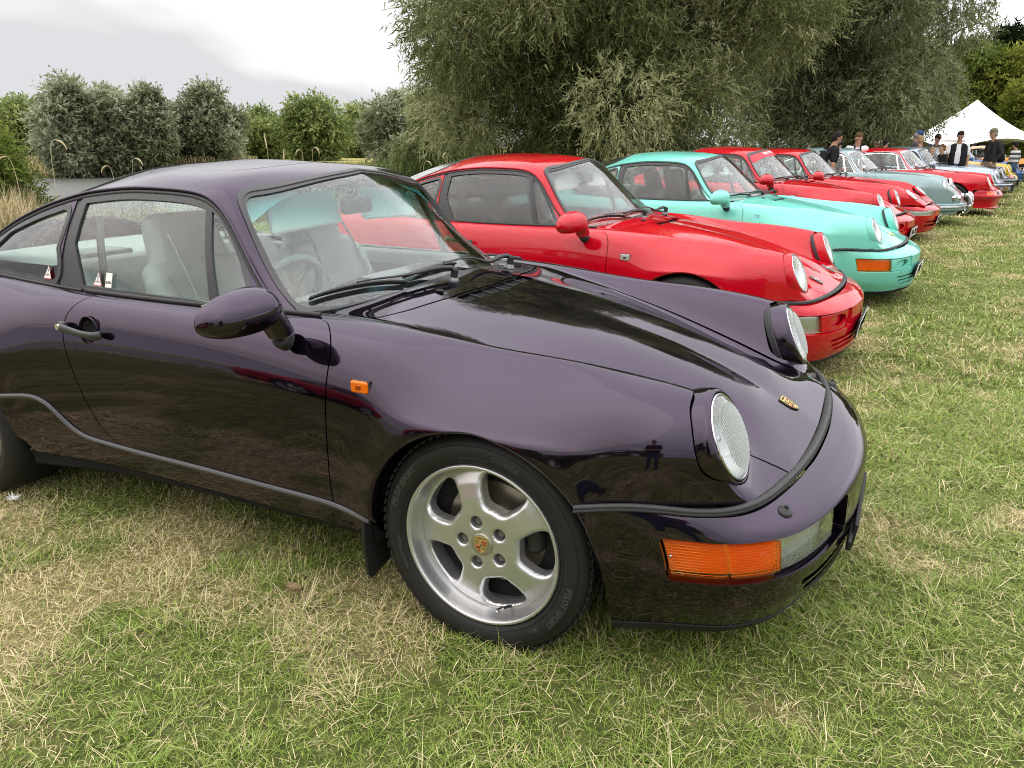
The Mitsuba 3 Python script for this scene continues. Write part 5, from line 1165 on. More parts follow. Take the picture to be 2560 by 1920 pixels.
    # steering wheel (this car is driven from its right)
    a = np.linspace(0, 2 * np.pi, 41)[:-1]; ax = V(-.87, 0, .49); ax /= np.linalg.norm(ax); e1 = V(0, 1, 0); e2 = np.cross(ax, e1); c = V(-1.06, -.345, .795)
    put('steering_wheel', frame_tube(c + .185 * (np.cos(a)[:, None] * e1 + np.sin(a)[:, None] * e2), .014, 10, closed=True, up=ax), 'dash')
    sp = [frame_tube(curve([c - ax * .01, c - ax * .005 + d * .09, c + d * .18], 6), 1, 8, flat=(.018, .008), up=ax) for d in (e1, -e1, e1 * .5 - e2 * .85, -e1 * .5 - e2 * .85)]
    hub = trimesh.creation.cylinder(.055, .03, sections=24); hub.apply_transform(rot_to(ax)); hub.apply_translation(c - ax * .01); put('steering_wheel__spokes', cat(sp + [hub]), 'dash')
    mr = box(-.945, -.03, 1.118, .03, .17, .062, .014); ms = frame_tube([(-.945, -.03, 1.145), (-.945, 0, 1.215)], .008, 8); put('rear_view_mirror', cat([mr, ms]), 'black_satin')
    # headlining
    xs = np.linspace(-.98, -1.80, 14); hl = np.array([[G.P(np.array([x]), np.array([v]))[0] * [1, s, 1] - V(0, 0, .022) for s, v in [(-1, 2.9), (-1, 2.2), (-1, 1.5), (-1, .8), (1, 0), (1, .8), (1, 1.5), (1, 2.2), (1, 2.9)]] for x in xs]); put('headlining', gridmesh(hl), 'lining' if interior == 'pale' else 'dark_cloth')
    for s in (-1, 1):
        sv = soft([[(V(-1.035, s * .07, 1.165), .011), (V(-1.035, s * .40, 1.150), .011), (V(-.990, s * .08, 1.065), .011), (V(-.995, s * .42, 1.052), .011)]], .03, 3); put('sun_visor', sv, 'lining')
        bl = frame_tube(curve([(-1.62, s * .60, 1.09), (-1.60, s * .63, .95), (-1.57, s * .64, .75)], 10), 1, 6, flat=(.022, .002), up=(0, 1, 0)); put('seat_belt', bl, 'belt')
    put('rear_speaker', cat([box(-2.02, -.35, .912, .16, .22, .03, .012), box(-2.02, .35, .912, .16, .22, .03, .012)]), 'dash')

def wheels(put, kind, wide, detail):
    for name, x, y, w in (('front', 0, .800, .205), ('rear', -2.272, .845 if wide else .79, .25)):
        for sg in (-1, 1):
            M = np.eye(4)
            parts = make_wheel(kind, w, detail and name == 'front' and sg < 0)
            for path, m, role, sm in parts:
                m = m.copy(); v = m.vertices.copy()
                # parts are built facing -y; spin a little
                m.vertices = v + V(x, -y, .306)
                if sg > 0: m = mir(m)
                put('wheel' + path, m, role, sm)

WHEEL = {}
def make_wheel(kind, w, fine):
    k = (kind, w, fine)
    if k in WHEEL: return WHEEL[k]
    n = 72 if fine else 40; P = []
    R, rr = .318, .2335
    # tyre: y = 0 is the rim's outer face; the tyre bulges 12 mm beyond it
    tp = [(.222, .030), (.2335, .004), (.240, -.004), (.252, -.012), (.268, -.0155), (.282, -.014), (.296, -.007), (.306, .003), (.3125, .016), (.3165, .034), (R, .06), (R, w - .065), (.3165, w - .04), (.3125, w - .02), (.300, w), (.27, w + .01), (.235, w - .01)]
    P.append(('__tyre', lathe(tp, n * 2, 'y'), 'tyre', 35))
    if fine:
        ds = []
        for i in range(72):      # shoulder blocks
            a = i * 2 * np.pi / 72; m = box(0, 0, 0, .0165, .040, .006); m.apply_transform(trimesh.transformations.rotation_matrix(.35, [0, 0, 1])); m.apply_translation((0, .030, .3165)); m.apply_transform(trimesh.transformations.rotation_matrix(a, [0, 1, 0])); ds.append(m)
            m = box(0, 0, 0, .020, .055, .005); m.apply_transform(trimesh.transformations.rotation_matrix(-.45, [0, 0, 1])); m.apply_translation((0, .095, .3195)); m.apply_transform(trimesh.transformations.rotation_matrix(a + .03, [0, 1, 0])); ds.append(m)
        P.append(('__tyre__tread', cat(ds), 'tyre', False))
        let = []
        def arc(txt, r, h, a_mid, flip=False):
            t = meshkit.text_mesh(txt, h, .0016, True); v = t.vertices.copy(); v[:, 0] -= np.ptp(v[:, 0]) / 2
            rad = r + v[:, 1] - h / 2; an = math.radians(a_mid) - v[:, 0] / r
            yy = -np.interp(rad, [.240, .252, .268, .282, .296], [.004, .012, .0155, .014, .007]) - v[:, 2] + .0004
            t.vertices = np.stack([rad * np.cos(an), yy, rad * np.sin(an)], 1); let.append(t)
        arc('OUTSIDE', .270, .013, 72); arc('PILOT SPORT', .272, .016, 150); arc('PILOT SPORT', .272, .016, -25); arc('205/50 ZR 17 (89Y)', .256, .007, 92); arc('RADIAL X  TUBELESS', .254, .007, 196); arc('DOT 2', .262, .008, -50)
        P.append(('__tyre__lettering', cat(let), 'tyre_letter', False))
        P.append(('__tyre__rib', cat([lathe([(.2445, -.0095), (.2455, -.0118), (.2465, -.0102)], 90, 'y'), lathe([(.2895, -.0125), (.2905, -.0142), (.2915, -.0112)], 90, 'y')]), 'tyre', True))
    # rim lip and barrel
    rp = [(.2325, .020), (.2335, .004), (.2325, -.0035), (.2300, -.006), (.2255, -.0058), (.2225, -.003), (.2205, .004), (.2190, .016), (.2170, .030), (.2120, .040), (.206, .052), (.203, .075), (.2030, w - .03)]
    P.append(('__rim', lathe(rp, n * 2, 'y'), 'alloy', True))
    if kind == 'cup':
        disc = shapely.Point(0, 0).buffer(.2125, 64); holes = []
        for i in range(5):
            a = 72 + 72 * i
            sec = shapely.Polygon(np.vstack([add_circle((0, 0), .32, a - 36, a + 36, 20), [[0, 0]]]))
            g = sec.intersection(shapely.Point(0, 0).buffer(.199, 64)).difference(shapely.Point(0, 0).buffer(.106, 48))
            for b in (a - 36, a + 36):
                u = V(math.cos(math.radians(b)), math.sin(math.radians(b))); q = V(-u[1], u[0])
                sp = [u * r + q * s * hw for s, r, hw in [(1, .05, .050), (1, .115, .0365), (1, .15, .0375), (1, .185, .047), (1, .215, .066)]] + [u * r - q * hw for r, hw in [(.215, .066), (.185, .047), (.15, .0375), (.115, .0365), (.05, .050)]]
                g = g.difference(shapely.Polygon(sp))
            holes.append(g.buffer(-.026).buffer(.0255).buffer(.004).buffer(-.004))
        lug = [shapely.Point(.062 * math.cos(math.radians(36 + 72 * i)), .062 * math.sin(math.radians(36 + 72 * i))).buffer(.0172, 16) for i in range(5)]
        face = disc.difference(unionv(holes + lug)).difference(shapely.Point(0, 0).buffer(.0335, 32))
        q, f = clip_grid(np.linspace(-.2135, .2135, 96 if fine else 40), np.linspace(-.2135, .2135, 96 if fine else 40), face)
        r = np.linalg.norm(q, axis=1); pt = shapely.points(q)
        dh = np.min([shapely.distance(pt, h.boundary) for h in holes], 0); dl = np.min([shapely.distance(pt, h.boundary) for h in lug], 0)
        depth = np.interp(r, [0, .035, .09, .13, .17, .20, .2125], [.014, .014, .0145, .018, .027, .040, .050])
        rd = .014; d = np.clip(dh, 0, rd); depth = depth + rd - np.sqrt(np.maximum(rd ** 2 - (rd - d) ** 2, 0)) + .0; d = np.clip(dl, 0, .004); depth = depth + .004 - np.sqrt(np.maximum(.004 ** 2 - (.004 - d) ** 2, 0))
        v = np.stack([q[:, 0], depth, q[:, 1]], 1); m = TM(v, f)
        if vnormals(v, m.faces)[:, 1].mean() > 0: m.faces = m.faces[:, ::-1]
        wall = skirt(v, m.faces, np.tile(V(0, 1, 0), (len(v), 1)), .028)
        P.append(('__spider', cat([m, wall]), 'alloy', True))
        nuts = []
        for i in range(5):
            a = math.radians(36 + 72 * i); c = V(.062 * math.cos(a), .040, .062 * math.sin(a))
            b = trimesh.creation.cylinder(.0105, .02, sections=6); b.apply_transform(trimesh.transformations.rotation_matrix(math.pi / 2, [1, 0, 0])); b.apply_translation(c); nuts.append(b)
        P.append(('__wheel_nuts', cat(nuts), 'steel_dark', False))
        cap = lathe([(0, .0075), (.029, .0080), (.0325, .0105), (.0335, .018)], 40, 'y'); P.append(('__centre_cap', cap, 'cap', True))
        if fine:
            tmp = []
            def pl(q): q = q.copy(); q.vertices = np.stack([q.vertices[:, 0], .0080 - (q.vertices[:, 2]), q.vertices[:, 1]], 1); q.faces = q.faces[:, ::-1]; q.faces = q.faces[:, ::-1]; return q
            crest_parts(lambda pa, m, ro, s_: tmp.append(('__centre_cap' + pa[5:], m, ro, False)), 'crest', pl, .0005, .80)
            P += tmp
    else:   # five-leaf alloy: broad petals and dark pockets
        disc = shapely.Point(0, 0).buffer(.2125, 48); holes = []
        for i in range(5):
            a = math.radians(90 + 72 * i); h = shapely.affinity.rotate(shapely.affinity.translate(shapely.affinity.scale(shapely.Point(0, 0).buffer(1, 16), .050, .028), .150, 0), math.degrees(a), origin=(0, 0)); holes.append(h)
        face = disc.difference(unionv(holes)); q, f = clip_grid(np.linspace(-.2135, .2135, 36), np.linspace(-.2135, .2135, 36), face); r = np.linalg.norm(q, axis=1)
        v = np.stack([q[:, 0], np.interp(r, [0, .08, .15, .2125], [.012, .016, .022, .050]), q[:, 1]], 1); m = TM(v, f)
        if vnormals(v, m.faces)[:, 1].mean() > 0: m.faces = m.faces[:, ::-1]
        P.append(('__spider', cat([m, skirt(v, m.faces, np.tile(V(0, 1, 0), (len(v), 1)), .02)]), 'alloy', True))
    # brake
    dsk = lathe([(.05, .088), (.085, .088), (.088, .098), (.150, .098), (.150, .122), (.05, .122)], 48, 'y'); P.append(('__brake_disc', dsk, 'disc', 40))
    if fine: P.append(('__brake_caliper', soft([[(V(.12 * math.cos(a) , .10, .12 * math.sin(a)), .034) for a in np.radians([-2, 14, 30])]], .02), 'caliper', True))
    P.append(('__hub', lathe([(0, .10), (.2, .10), (.2, .125), (.0, .125)], 24, 'y'), 'black', False))
    if fine:
        st = frame_tube(curve([(.072, .052, -.192), (.064, .030, -.186), (.058, .006, -.180)], 6), .0042, 8); tip = frame_tube([(.060, .014, -.182), (.056, -.006, -.178)], .0055, 10); P.append(('__valve', st, 'rubber_black', True)); P.append(('__valve__cap', tip, 'steel', True))
    WHEEL[k] = P; return P
# ---------------------------------------------------------------- placing cars
MODELS = {}
def model(**k):
    kk = repr(sorted(k.items()))
    if kk not in MODELS:
        MODELS[kk] = [(p, write(m, sm), ro, lab) for p, m, ro, sm, lab in coupe(**k) if len(m.faces)]
    return MODELS[kk]
def gz(x, y): return .002 * min(max(y - 3, 0.), 60.)
def place_car(parts, name, label, colour, x, y, yaw=0., z=None, group=None, roles=None, category='car', part_labels=None):
    k = thing(name, label, category, group)
    z = gz(x, y) if z is None else z
    to = T4().translate([x, y, z]).rotate([0, 0, 1], math.degrees(yaw))
    cnt = {}
    for path, d, role, lab in parts:
        sg = path.split('__'); i = cnt.get(path, 0); cnt[path] = i + 1
        top = sg[0] + (f'_{i:03d}' if i else ''); kk = '__'.join([k, top] + (['_'.join(sg[1:])] if len(sg) > 1 else []))
        if role in ('paint', 'paint2'): role = colour
        role = (roles or {}).get(role, role)
        if y > 1: role = {'glass': 'glass_row', 'screen': 'screen_row'}.get(role, role)     # the neighbours' glass is a little dusty
        USED.add(kk); scene[kk] = {**d, 'bsdf': {'type': 'ref', 'id': role}, 'to_world': to}
        if part_labels and path in part_labels and not i: labels[kk] = {'label': part_labels[path]}
    return k
# ---------------------------------------------------------------- the row of cars
G = 'classic sports cars parked in a row on the grass'
HERO = model(res=1.0, wide=True, front='wrap', lights='amber_fog', interior='pale', detail=True)
place_car(HERO, 'sports_car', 'glossy dark purple coupe with five spoke silver wheels, amber indicators and pale grey seats', 'paint_purple', 0, 0, z=0., group=G)
RED = model(res=.6, wide=False, front='wrap', lights='clear_duct', interior='dark', detail=False, tinted=True)
place_car(RED, 'sports_car', 'bright red coupe with tinted side windows and clear front indicators beside the purple coupe', 'paint_red', -.16, 2.74, -.03, group=G)
MINT = model(res=.6, wide=False, front='wrap', lights='amber_duct', interior='dark', detail=False)
place_car(MINT, 'sports_car', 'mint green coupe with amber front indicators and dark seats', 'paint_mint', .16, 5.4, -.09, z=.0, group=G)
BAN = model(res=.45, wide=False, front='wrap', lights='clear_duct', interior='dark', detail=False, banner=True)
place_car(BAN, 'sports_car', 'red coupe with a red lettered banner along the top of its windscreen', 'paint_red', .10, 8.3, -.12, z=.045, group=G)
N993 = model(res=.45, wide=False, front='993', lights='clear', tilt=50., interior='dark', detail=False, strip=False)
place_car(N993, 'sports_car', 'red coupe with sloping oval headlights and wide clear indicators in its smooth bumper', 'paint_red', .42, 10.7, -.10, z=.02, group=G)
ROUND = model(res=.5, wide=False, front='round', lights='clear', tilt=18., interior='dark', detail=False, chrome=True, mirror='chrome', strip=False, wheel='leaf')
place_car(ROUND, 'sports_car', 'pale ice blue rounded old coupe with chrome bumper guards and chrome window frames', 'paint_ice', .90, 13.3, -.10, z=.03, group=G)
EARLY = model(res=.4, wide=False, front='early', lights='amber', interior='dark', detail=False, chrome=True, mirror='chrome', strip=False, wheel='leaf')
place_car(EARLY, 'sports_car', 'red early coupe with white bright window frames and amber corner indicators', 'paint_red', 1.70, 16.0, -.12, z=.02, group=G)
IMP = model(res=.35, wide=False, front='impact', lights='amber', interior='dark', detail=False, wheel='leaf')
for lab, col, x, y, z in (('silver blue coupe with a black banded bumper, beyond the red early coupe', 'paint_silver_blue', 2.02, 19, .04), ('dark grey coupe with a chrome trimmed bumper, beyond the silver blue coupe', 'paint_slate', 2.40, 22, .04)):
    place_car(IMP, 'sports_car', lab, col, x, y, -.13, z=z, group=G)
for lab, col, x, y, mod in (('yellow early coupe near the white tent', 'paint_yellow', 2.80, 25, EARLY), ('bright blue coupe beyond the yellow early coupe', 'paint_blue', 3.25, 28, IMP), ('amber yellow coupe at the far end of the row, beyond the blue coupe', 'paint_amber', 4.55, 33, EARLY), ('white coupe behind the man with the backpack', 'paint_white', .6, 31, IMP)):
    place_car(mod, 'sports_car', lab, col, x, y, -.14, group=G)
# the opposite row, mirrored in the purple paint
place_car(RED, 'sports_car', 'red coupe parked next to the purple one, behind the photographer', 'paint_red', -1.35, -4.9, .03, group='cars seen only as reflections in the purple paint')
place_car(IMP, 'sports_car', 'black coupe parked beyond the red one, behind the photographer', 'paint_black', -1.2, -7.9, .02, group='cars seen only as reflections in the purple paint')
for lab, col, u, d in (('white car far across the field beyond the reeds', 'paint_white', 845, 96), ('small red car far across the field between two white ones', 'paint_red', 873, 99), ('second white car far across the field, right of the small red one', 'paint_white', 905, 96), ('silver car far across the field, nearest the grey willow', 'paint_silver_blue', 935, 98)):
    x, y = at(u, d); place_car(IMP, 'parked_car', lab, col, x, y, -1.2, z=float(height(np.array([x]), np.array([y]))[0]), group='cars parked far across the field')
# ---------------------------------------------------------------- people
def cloth(name, c, rough=.85): mat(name, prin(c, rough, specular=.2))
for nm, c in dict(skin=(.46, .27, .19), skin_tan=(.38, .21, .14), hair_dark=(.02, .016, .013), hair_brown=(.12, .07, .04), hair_fair=(.30, .20, .11), hair_grey=(.30, .29, .28), cloth_black=(.014, .014, .016), cloth_white=(.68, .68, .70), cloth_grey=(.075, .078, .085), cloth_slate=(.05, .058, .07),
                  cloth_khaki=(.28, .23, .16), denim=(.05, .075, .14), cap_blue=(.035, .065, .16), cap_olive=(.17, .16, .11), cloth_leather=(.028, .027, .027), cloth_stripe=(.5, .5, .5), shoe=(.03, .026, .022), cloth_red=(.5, .03, .03)).items(): cloth(nm, c)
mat('stripe_shirt', prin(mikit.proc(lambda p, n, uv: mikit.mix((.05, .055, .07), (.55, .55, .55), dr.select((p.z * 7.5 - dr.floor(p.z * 7.5)) > .5, 1., 0.))), .85))
def person(label, x, y, h, yaw, top='cloth_black', legs='denim', hair='hair_dark', skin='skin', head_pitch=.3, arms='down', cap=None, vest=None, pack=None, strap=False, cap_flip=False, slim=1.0, jacket=False, lean=0., group=None):
    """A standing person: a continuous body (head, neck, hands, forearms), with clothes, hair and hat as parts. Faces +x before yaw."""
    s = h / 1.75; k = thing('person', label, 'person', group); z0 = gz(x, y)
    M = T4().translate([x, y, z0]).rotate([0, 0, 1], math.degrees(yaw)).scale([float(s)] * 3)
    L = lean
    P = lambda a, b, c: V(a + L * max(c - .9, 0), b, c)
    sh, hp = P(0, 0, 1.42), P(0, 0, .93)
    S = {sd: P(-.01, sd * .185 * slim, 1.405) for sd in (-1, 1)}
    if arms == 'front': El = {sd: P(.07, sd * .235, 1.14) for sd in S}; Wr = {sd: P(.27, sd * .10, 1.10) for sd in S}
    elif arms == 'pocket': El = {sd: P(-.09, sd * .26, 1.14) for sd in S}; Wr = {sd: P(.06, sd * .20, .93) for sd in S}
    elif arms == 'reach': El = {-1: P(.08, -.25, 1.16), 1: P(-.03, .25, 1.12)}; Wr = {-1: P(.24, -.24, .98), 1: P(.03, .25, .87)}
    else: El = {sd: P(-.02, sd * .245, 1.13) for sd in S}; Wr = {sd: P(.05, sd * .255, .88) for sd in S}
    # head
    hc = P(.045, 0, 1.635); cp, spn = math.cos(head_pitch), math.sin(head_pitch)
    def H(a, b, c): return hc + V(a * cp + c * spn, b, -a * spn + c * cp)
    skull = [(H(-.015, 0, .035), .080), (H(.015, 0, .025), .074), (H(.03, 0, -.05), .052)]
    jaw = [(H(.03, 0, -.05), .052), (H(.052, 0, -.088), .030), (H(.02, .03, -.06), .035), (H(.02, -.03, -.06), .035)]
    parts = [skull, jaw, [(H(.088, 0, .0), .010), (H(.104, 0, -.032), .012), (H(.085, 0, -.036), .014)], [(H(.082, 0, -.066), .010), (H(.074, .02, -.066), .008), (H(.074, -.02, -.066), .008)], [(H(.076, .03, .022), .012), (H(.076, -.03, .022), .012)]]
    for sd in (-1, 1): parts.append([(H(-.005, sd * .078, -.005), .016), (H(-.010, sd * .080, -.028), .012)])
    parts.append([(P(0, 0, 1.44), .062), (hc + V(-.015, 0, -.07), .054)])
    for sd in (-1, 1):
        w, e = Wr[sd], El[sd]; d = (w - e) / np.linalg.norm(w - e)
        parts.append([(e, .041), (w, .026)]); palm = w + d * .085; sdv = np.cross(d, V(1, 0, 0) if abs(d[0]) < .8 else V(0, 0, 1)); sdv /= np.linalg.norm(sdv); nv = np.cross(d, sdv)
        parts.append([(w + d * .02, .022), (palm + nv * .026, .014), (palm - nv * .028, .014)])
        for i, fl in enumerate((.062, .074, .078, .066)):
            b = palm + nv * (-.030 + .020 * i); c1 = b + d * fl * .55 + sdv * .008 * sd; c2 = c1 + d * fl * .4 + sdv * .022 * sd; parts.append([(b, .0095), (c1, .009)]); parts.append([(c1, .009), (c2, .008)])
        tb = w + d * .03 - nv * .022; parts.append([(tb, .012), (tb + d * .045 - nv * .03, .010)])
    parts.append([(P(0, .10, 1.38), .05), (P(0, -.10, 1.38), .05), (P(0, 0, 1.2), .08)]); parts += [[(S[sd], .05), (El[sd], .04)] for sd in S] + [[(P(0, 0, 1.38), .05), (S[sd], .05)] for sd in S]
    add('body', soft(parts, .022, 5), skin, k, smooth=True, to=M)
    # eyes and brows
    for sd in (-1, 1):
        e = trimesh.creation.icosphere(1, .011); e.apply_translation(H(.079, sd * .030, .006)); add('eye', e, 'cloth_black', k, to=M)
    # top
    t = [[(P(0, .125 * slim, 1.37), .085), (P(0, -.125 * slim, 1.37), .085), (P(.02, .10, 1.20), .105), (P(.02, -.10, 1.20), .105)], [(P(.02, .10, 1.20), .105), (P(.02, -.10, 1.20), .105), (P(.015, .09, .97), .105), (P(.015, -.09, .97), .105)]]
    long_ = jacket or top in ('cloth_grey', 'stripe_shirt', 'cloth_leather')
    for sd in S:
        t.append([(P(0, sd * .12, 1.39), .075), (S[sd], .066)])
        if long_: t.append([(S[sd], .068), (El[sd], .056)]); t.append([(El[sd], .056), (El[sd] + (Wr[sd] - El[sd]) * .93, .043)])
        else: t.append([(S[sd], .068), (S[sd] + (El[sd] - S[sd]) * .72, .060)])
    t.append([(P(-.005, .045, 1.452), .042), (P(-.005, -.045, 1.452), .042)])
    add('jacket' if long_ else 'shirt', soft(t, .03, 6), top, k, smooth=True, to=M)
    g = [[(P(.01, .085, .95), .105), (P(.01, -.085, .95), .105), (V(0, .09, .82), .10), (V(0, -.09, .82), .10)]]
    for sd in S: g += [[(V(0, sd * .095, .84), .098), (V(.02, sd * .11, .49), .068)], [(V(.02, sd * .11, .49), .068), (V(-.01, sd * .125, .10), .055)]]
    add('trousers', soft(g, .035, 6), legs, k, smooth=True, to=M)
    for sd in S: add('shoe', soft([[(V(-.05, sd * .125, .05), .045), (V(.10, sd * .135, .035), .038), (V(.17, sd * .138, .03), .028)]], .03, 3), 'shoe', k, smooth=True, to=M)
    hm = [[(H(-.026, 0, .046), .086), (H(.000, 0, .064), .072)], [(H(-.045, 0, -.01), .072), (H(-.05, 0, -.05), .045)]] + [[(H(-.01, sd * .055, .03), .034), (H(-.025, sd * .055, -.02), .026)] for sd in S]
    if not cap: hm += [[(H(.038, .012, .095), .026), (H(-.01, .02, .118), .038), (H(.02, -.03, .104), .028)]]
    add('hair', soft(hm, .022, 4), hair, k, smooth=True, to=M)
    if cap:
        c = [[(H(-.02, 0, .058), .091), (H(.018, 0, .070), .082)]]; cm = soft(c, .02, 3); v, f = clip_implicit(np.array(cm.vertices), np.array(cm.faces), lambda q: (q - H(0, 0, .035)) @ V(-spn * 0 + spn, 0, cp)); add('cap', TM(v, f), cap, k, smooth=True, to=M)
        b = soft([[(H(.085, .055, .045), .007), (H(.085, -.055, .045), .007), (H(.155, .035, .030), .006), (H(.155, -.035, .030), .006)]], .02, 2); add('cap__brim', b, cap, k, smooth=True, to=M)
        if cap == 'cloth_black':
            b = trimesh.creation.icosphere(1, .018); b.apply_scale([.3, 1, 1]); b.apply_translation(H(.100, 0, .095)); add('cap__patch', b, 'paint_amber', k, to=M)
    if vest:
        v = [[(P(0, .13, 1.37), .093), (P(0, .06, 1.37), .093), (P(.02, .11, 1.2), .115), (P(.0, .045, 1.2), .11)], [(P(.02, .11, 1.20), .115), (P(.0, .045, 1.20), .11), (P(.015, .11, .93), .115), (P(.0, .05, .93), .112)]]
        v += [[(c * [1, -1, 1], r) for c, r in q] for q in v]
        m = soft(v, .03, 5); vv, ff = clip_implicit(np.array(m.vertices), np.array(m.faces), lambda q: np.maximum(abs(q[:, 1]) - .045 - .02 * (q[:, 2] - 1.0), .03 - q[:, 0])); add('vest', TM(vv, ff), vest, k, smooth=True, to=M)
    if pack:
        add('backpack', soft([[(P(-.16, .10, 1.33), .07), (P(-.16, -.10, 1.33), .07), (P(-.20, .11, 1.0), .09), (P(-.20, -.11, 1.0), .09)], [(P(-.27, .07, 1.0), .06), (P(-.27, -.07, 1.0), .06), (P(-.24, 0, 1.15), .06)]], .03, 5), pack, k, smooth=True, to=M)
        for sd in S: add('backpack_strap', frame_tube(curve([P(-.12, sd * .11, 1.44), P(.0, sd * .125, 1.475), P(.105, sd * .12, 1.36), P(.12, sd * .13, 1.2), P(.02, sd * .19, 1.06)], 16), 1, 6, flat=(.022, .006), up=(1, 0, 0)), pack, k, smooth=True, to=M)
    if strap:
        for sd in S: add('camera_strap', frame_tube(curve([P(-.05, sd * .06, 1.47), P(.06, sd * .065, 1.46), P(.125, sd * .06, 1.34), P(.15, sd * .03, 1.16)], 14), 1, 6, flat=(.016, .004), up=(1, 0, 0)), 'cloth_black', k, smooth=True, to=M)
        add('camera', box(.19, 0, 1.13, .07, .13, .09, .01), 'cloth_black', k, to=M)
    return k
# ---------------------------------------------------------------- trees, tent, people, reeds
def T_(label, u, d, h, rad, seed, **k):
    x, y = at(u, d); return tree(k.pop('name', 'willow_tree'), label, x, y, h, rad, seed, **k)
T_('large grey green willow with drooping branches behind the row of cars', 1480, 21, 12.5, 5.5, 1, n=56000, leaves=6, length=.42, width=.038, lobes=120, base=.0, trunk=.34, droop=.40, lobe=.60)
T_('second tall willow behind the far cars, beside the tent', 2060, 30, 14, 4.6, 2, n=36000, leaves=6, length=.42, width=.044, lobes=90, base=.0, trunk=.36, droop=.45, lobe=.66, leaf='willow_leaf_grey')
T_('smaller willow at the lakeside, left of the large willow', 1110, 27, 3.9, 1.9, 3, n=11000, leaves=6, length=.36, width=.05, lobes=44, base=.0, droop=.5, lobe=.75, round_=True)
T_('dense bushy willow at the edge of the lake, far left', -140, 19, 3.0, 1.7, 4, n=14000, leaves=6, length=.26, width=.034, lobes=22, base=.0, leaf='green_leaf')
for i, (lab, u, d, h, rad, leaf) in enumerate((
    ('tall feathery willow on the far shore, tallest of the shore trees', 185, 62, 6.5, 2.5, 'far_leaf'), ('grey willow on the far shore between two taller crowns', 290, 63, 5.8, 2.4, 'far_leaf'), ('slim willow on the far shore at the end of the tall clump', 378, 62, 5.6, 1.6, 'far_leaf'),
    ('round grey willow standing alone on the far shore', 530, 64, 5.5, 2.4, 'far_leaf'), ('broad round green tree beyond the lake, behind the roof of the purple coupe', 785, 70, 5.2, 3.2, 'far_leaf_green'), ('low dark green tree beyond the lake next to the broad round one', 655, 78, 4.2, 3.2, 'far_leaf_green'),
    ('dark tree beyond the reeds', 905, 84, 5.0, 3.0, 'far_leaf_green'), ('grey green tree beyond the reeds beside the small willow', 1000, 60, 4.8, 2.7, 'far_leaf'), ('low bush on the far shore between the willows', 440, 66, 2.2, 1.9, 'far_leaf_green'), ('light green tree behind the far shore willows', 70, 82, 5.0, 3.2, 'far_leaf_green'), ('dark round tree behind the tall willows', 10, 90, 4.8, 3.4, 'far_leaf_green'), ('distant dark tree line oak', 600, 105, 3.6, 4.0, 'far_leaf_green'), ('distant bushy oak beyond the reeds', 860, 110, 4.6, 4.0, 'far_leaf_green'))):
    T_(lab, u, d, h, rad, 20 + i, n=4200, leaves=5, length=.70, width=.17, lobes=40, base=.0, leaf=leaf, name='shore_tree', lobe=.80, round_=True, droop=.25, group='trees round the lake')
for i, (lab, u, d, h, rad, leaf) in enumerate((('yellow green bushy tree behind the white tent', 2520, 60, 7.2, 4.6, 'yellow_leaf'), ('green tree behind the peak of the tent', 2385, 60, 7.6, 4.2, 'green_leaf'), ('bright yellow green tree past the tent', 2680, 54, 6.4, 4.2, 'yellow_leaf'), ('dark leafy tree behind the people', 2230, 50, 6.4, 4.6, 'green_leaf'))):
    T_(lab, u, d, h, rad, 50 + i, n=15000, leaves=5, length=.50, width=.13, lobes=50, base=.0, leaf=leaf, name='broadleaf_tree', droop=.25, lobe=.75, round_=True, group='trees behind the tent')
x, y = at(2478, 85); tree('conifer', 'dark spiky conifer rising above the trees behind the tent', x, y, 11.5, 2.4, 77, leaf='dark_leaf', n=2600, leaves=6, length=1.0, width=.20, droop=.3, lobes=16, base=.3)
for i, (lab, u, d, h, rad, leaf) in enumerate((('grey willow on the far shore, outside the frame', -230, 64, 6.2, 2.6, 'far_leaf'), ('low green tree on the far shore, outside the frame', -480, 68, 5.0, 3.0, 'far_leaf_green'), ('tall grey willow on the far shore, farthest along the bank', -800, 64, 6.8, 2.7, 'far_leaf'))):
    T_(lab, u, d, h, rad, 120 + i, n=2600, leaves=5, length=.80, width=.20, lobes=30, base=.0, leaf=leaf, name='shore_tree', lobe=.8, round_=True, droop=.25, group='trees round the lake')
# trees behind the photographer, seen in the paint
for i, (x, y, h, rad) in enumerate(((-9, -26, 7, 4.2), (-1, -30, 8, 4.6), (8, -28, 7, 4.4))): tree('field_tree', ('bushy tree behind the photographer, nearest the lake', 'tallest bushy tree behind the photographer, the middle one of three', 'bushy tree behind the photographer, farthest from the lake')[i], x, y, h, rad, 90 + i, n=2600, leaves=4, length=1.0, width=.28, lobes=18, base=.0, leaf='green_leaf', group='trees behind the photographer')
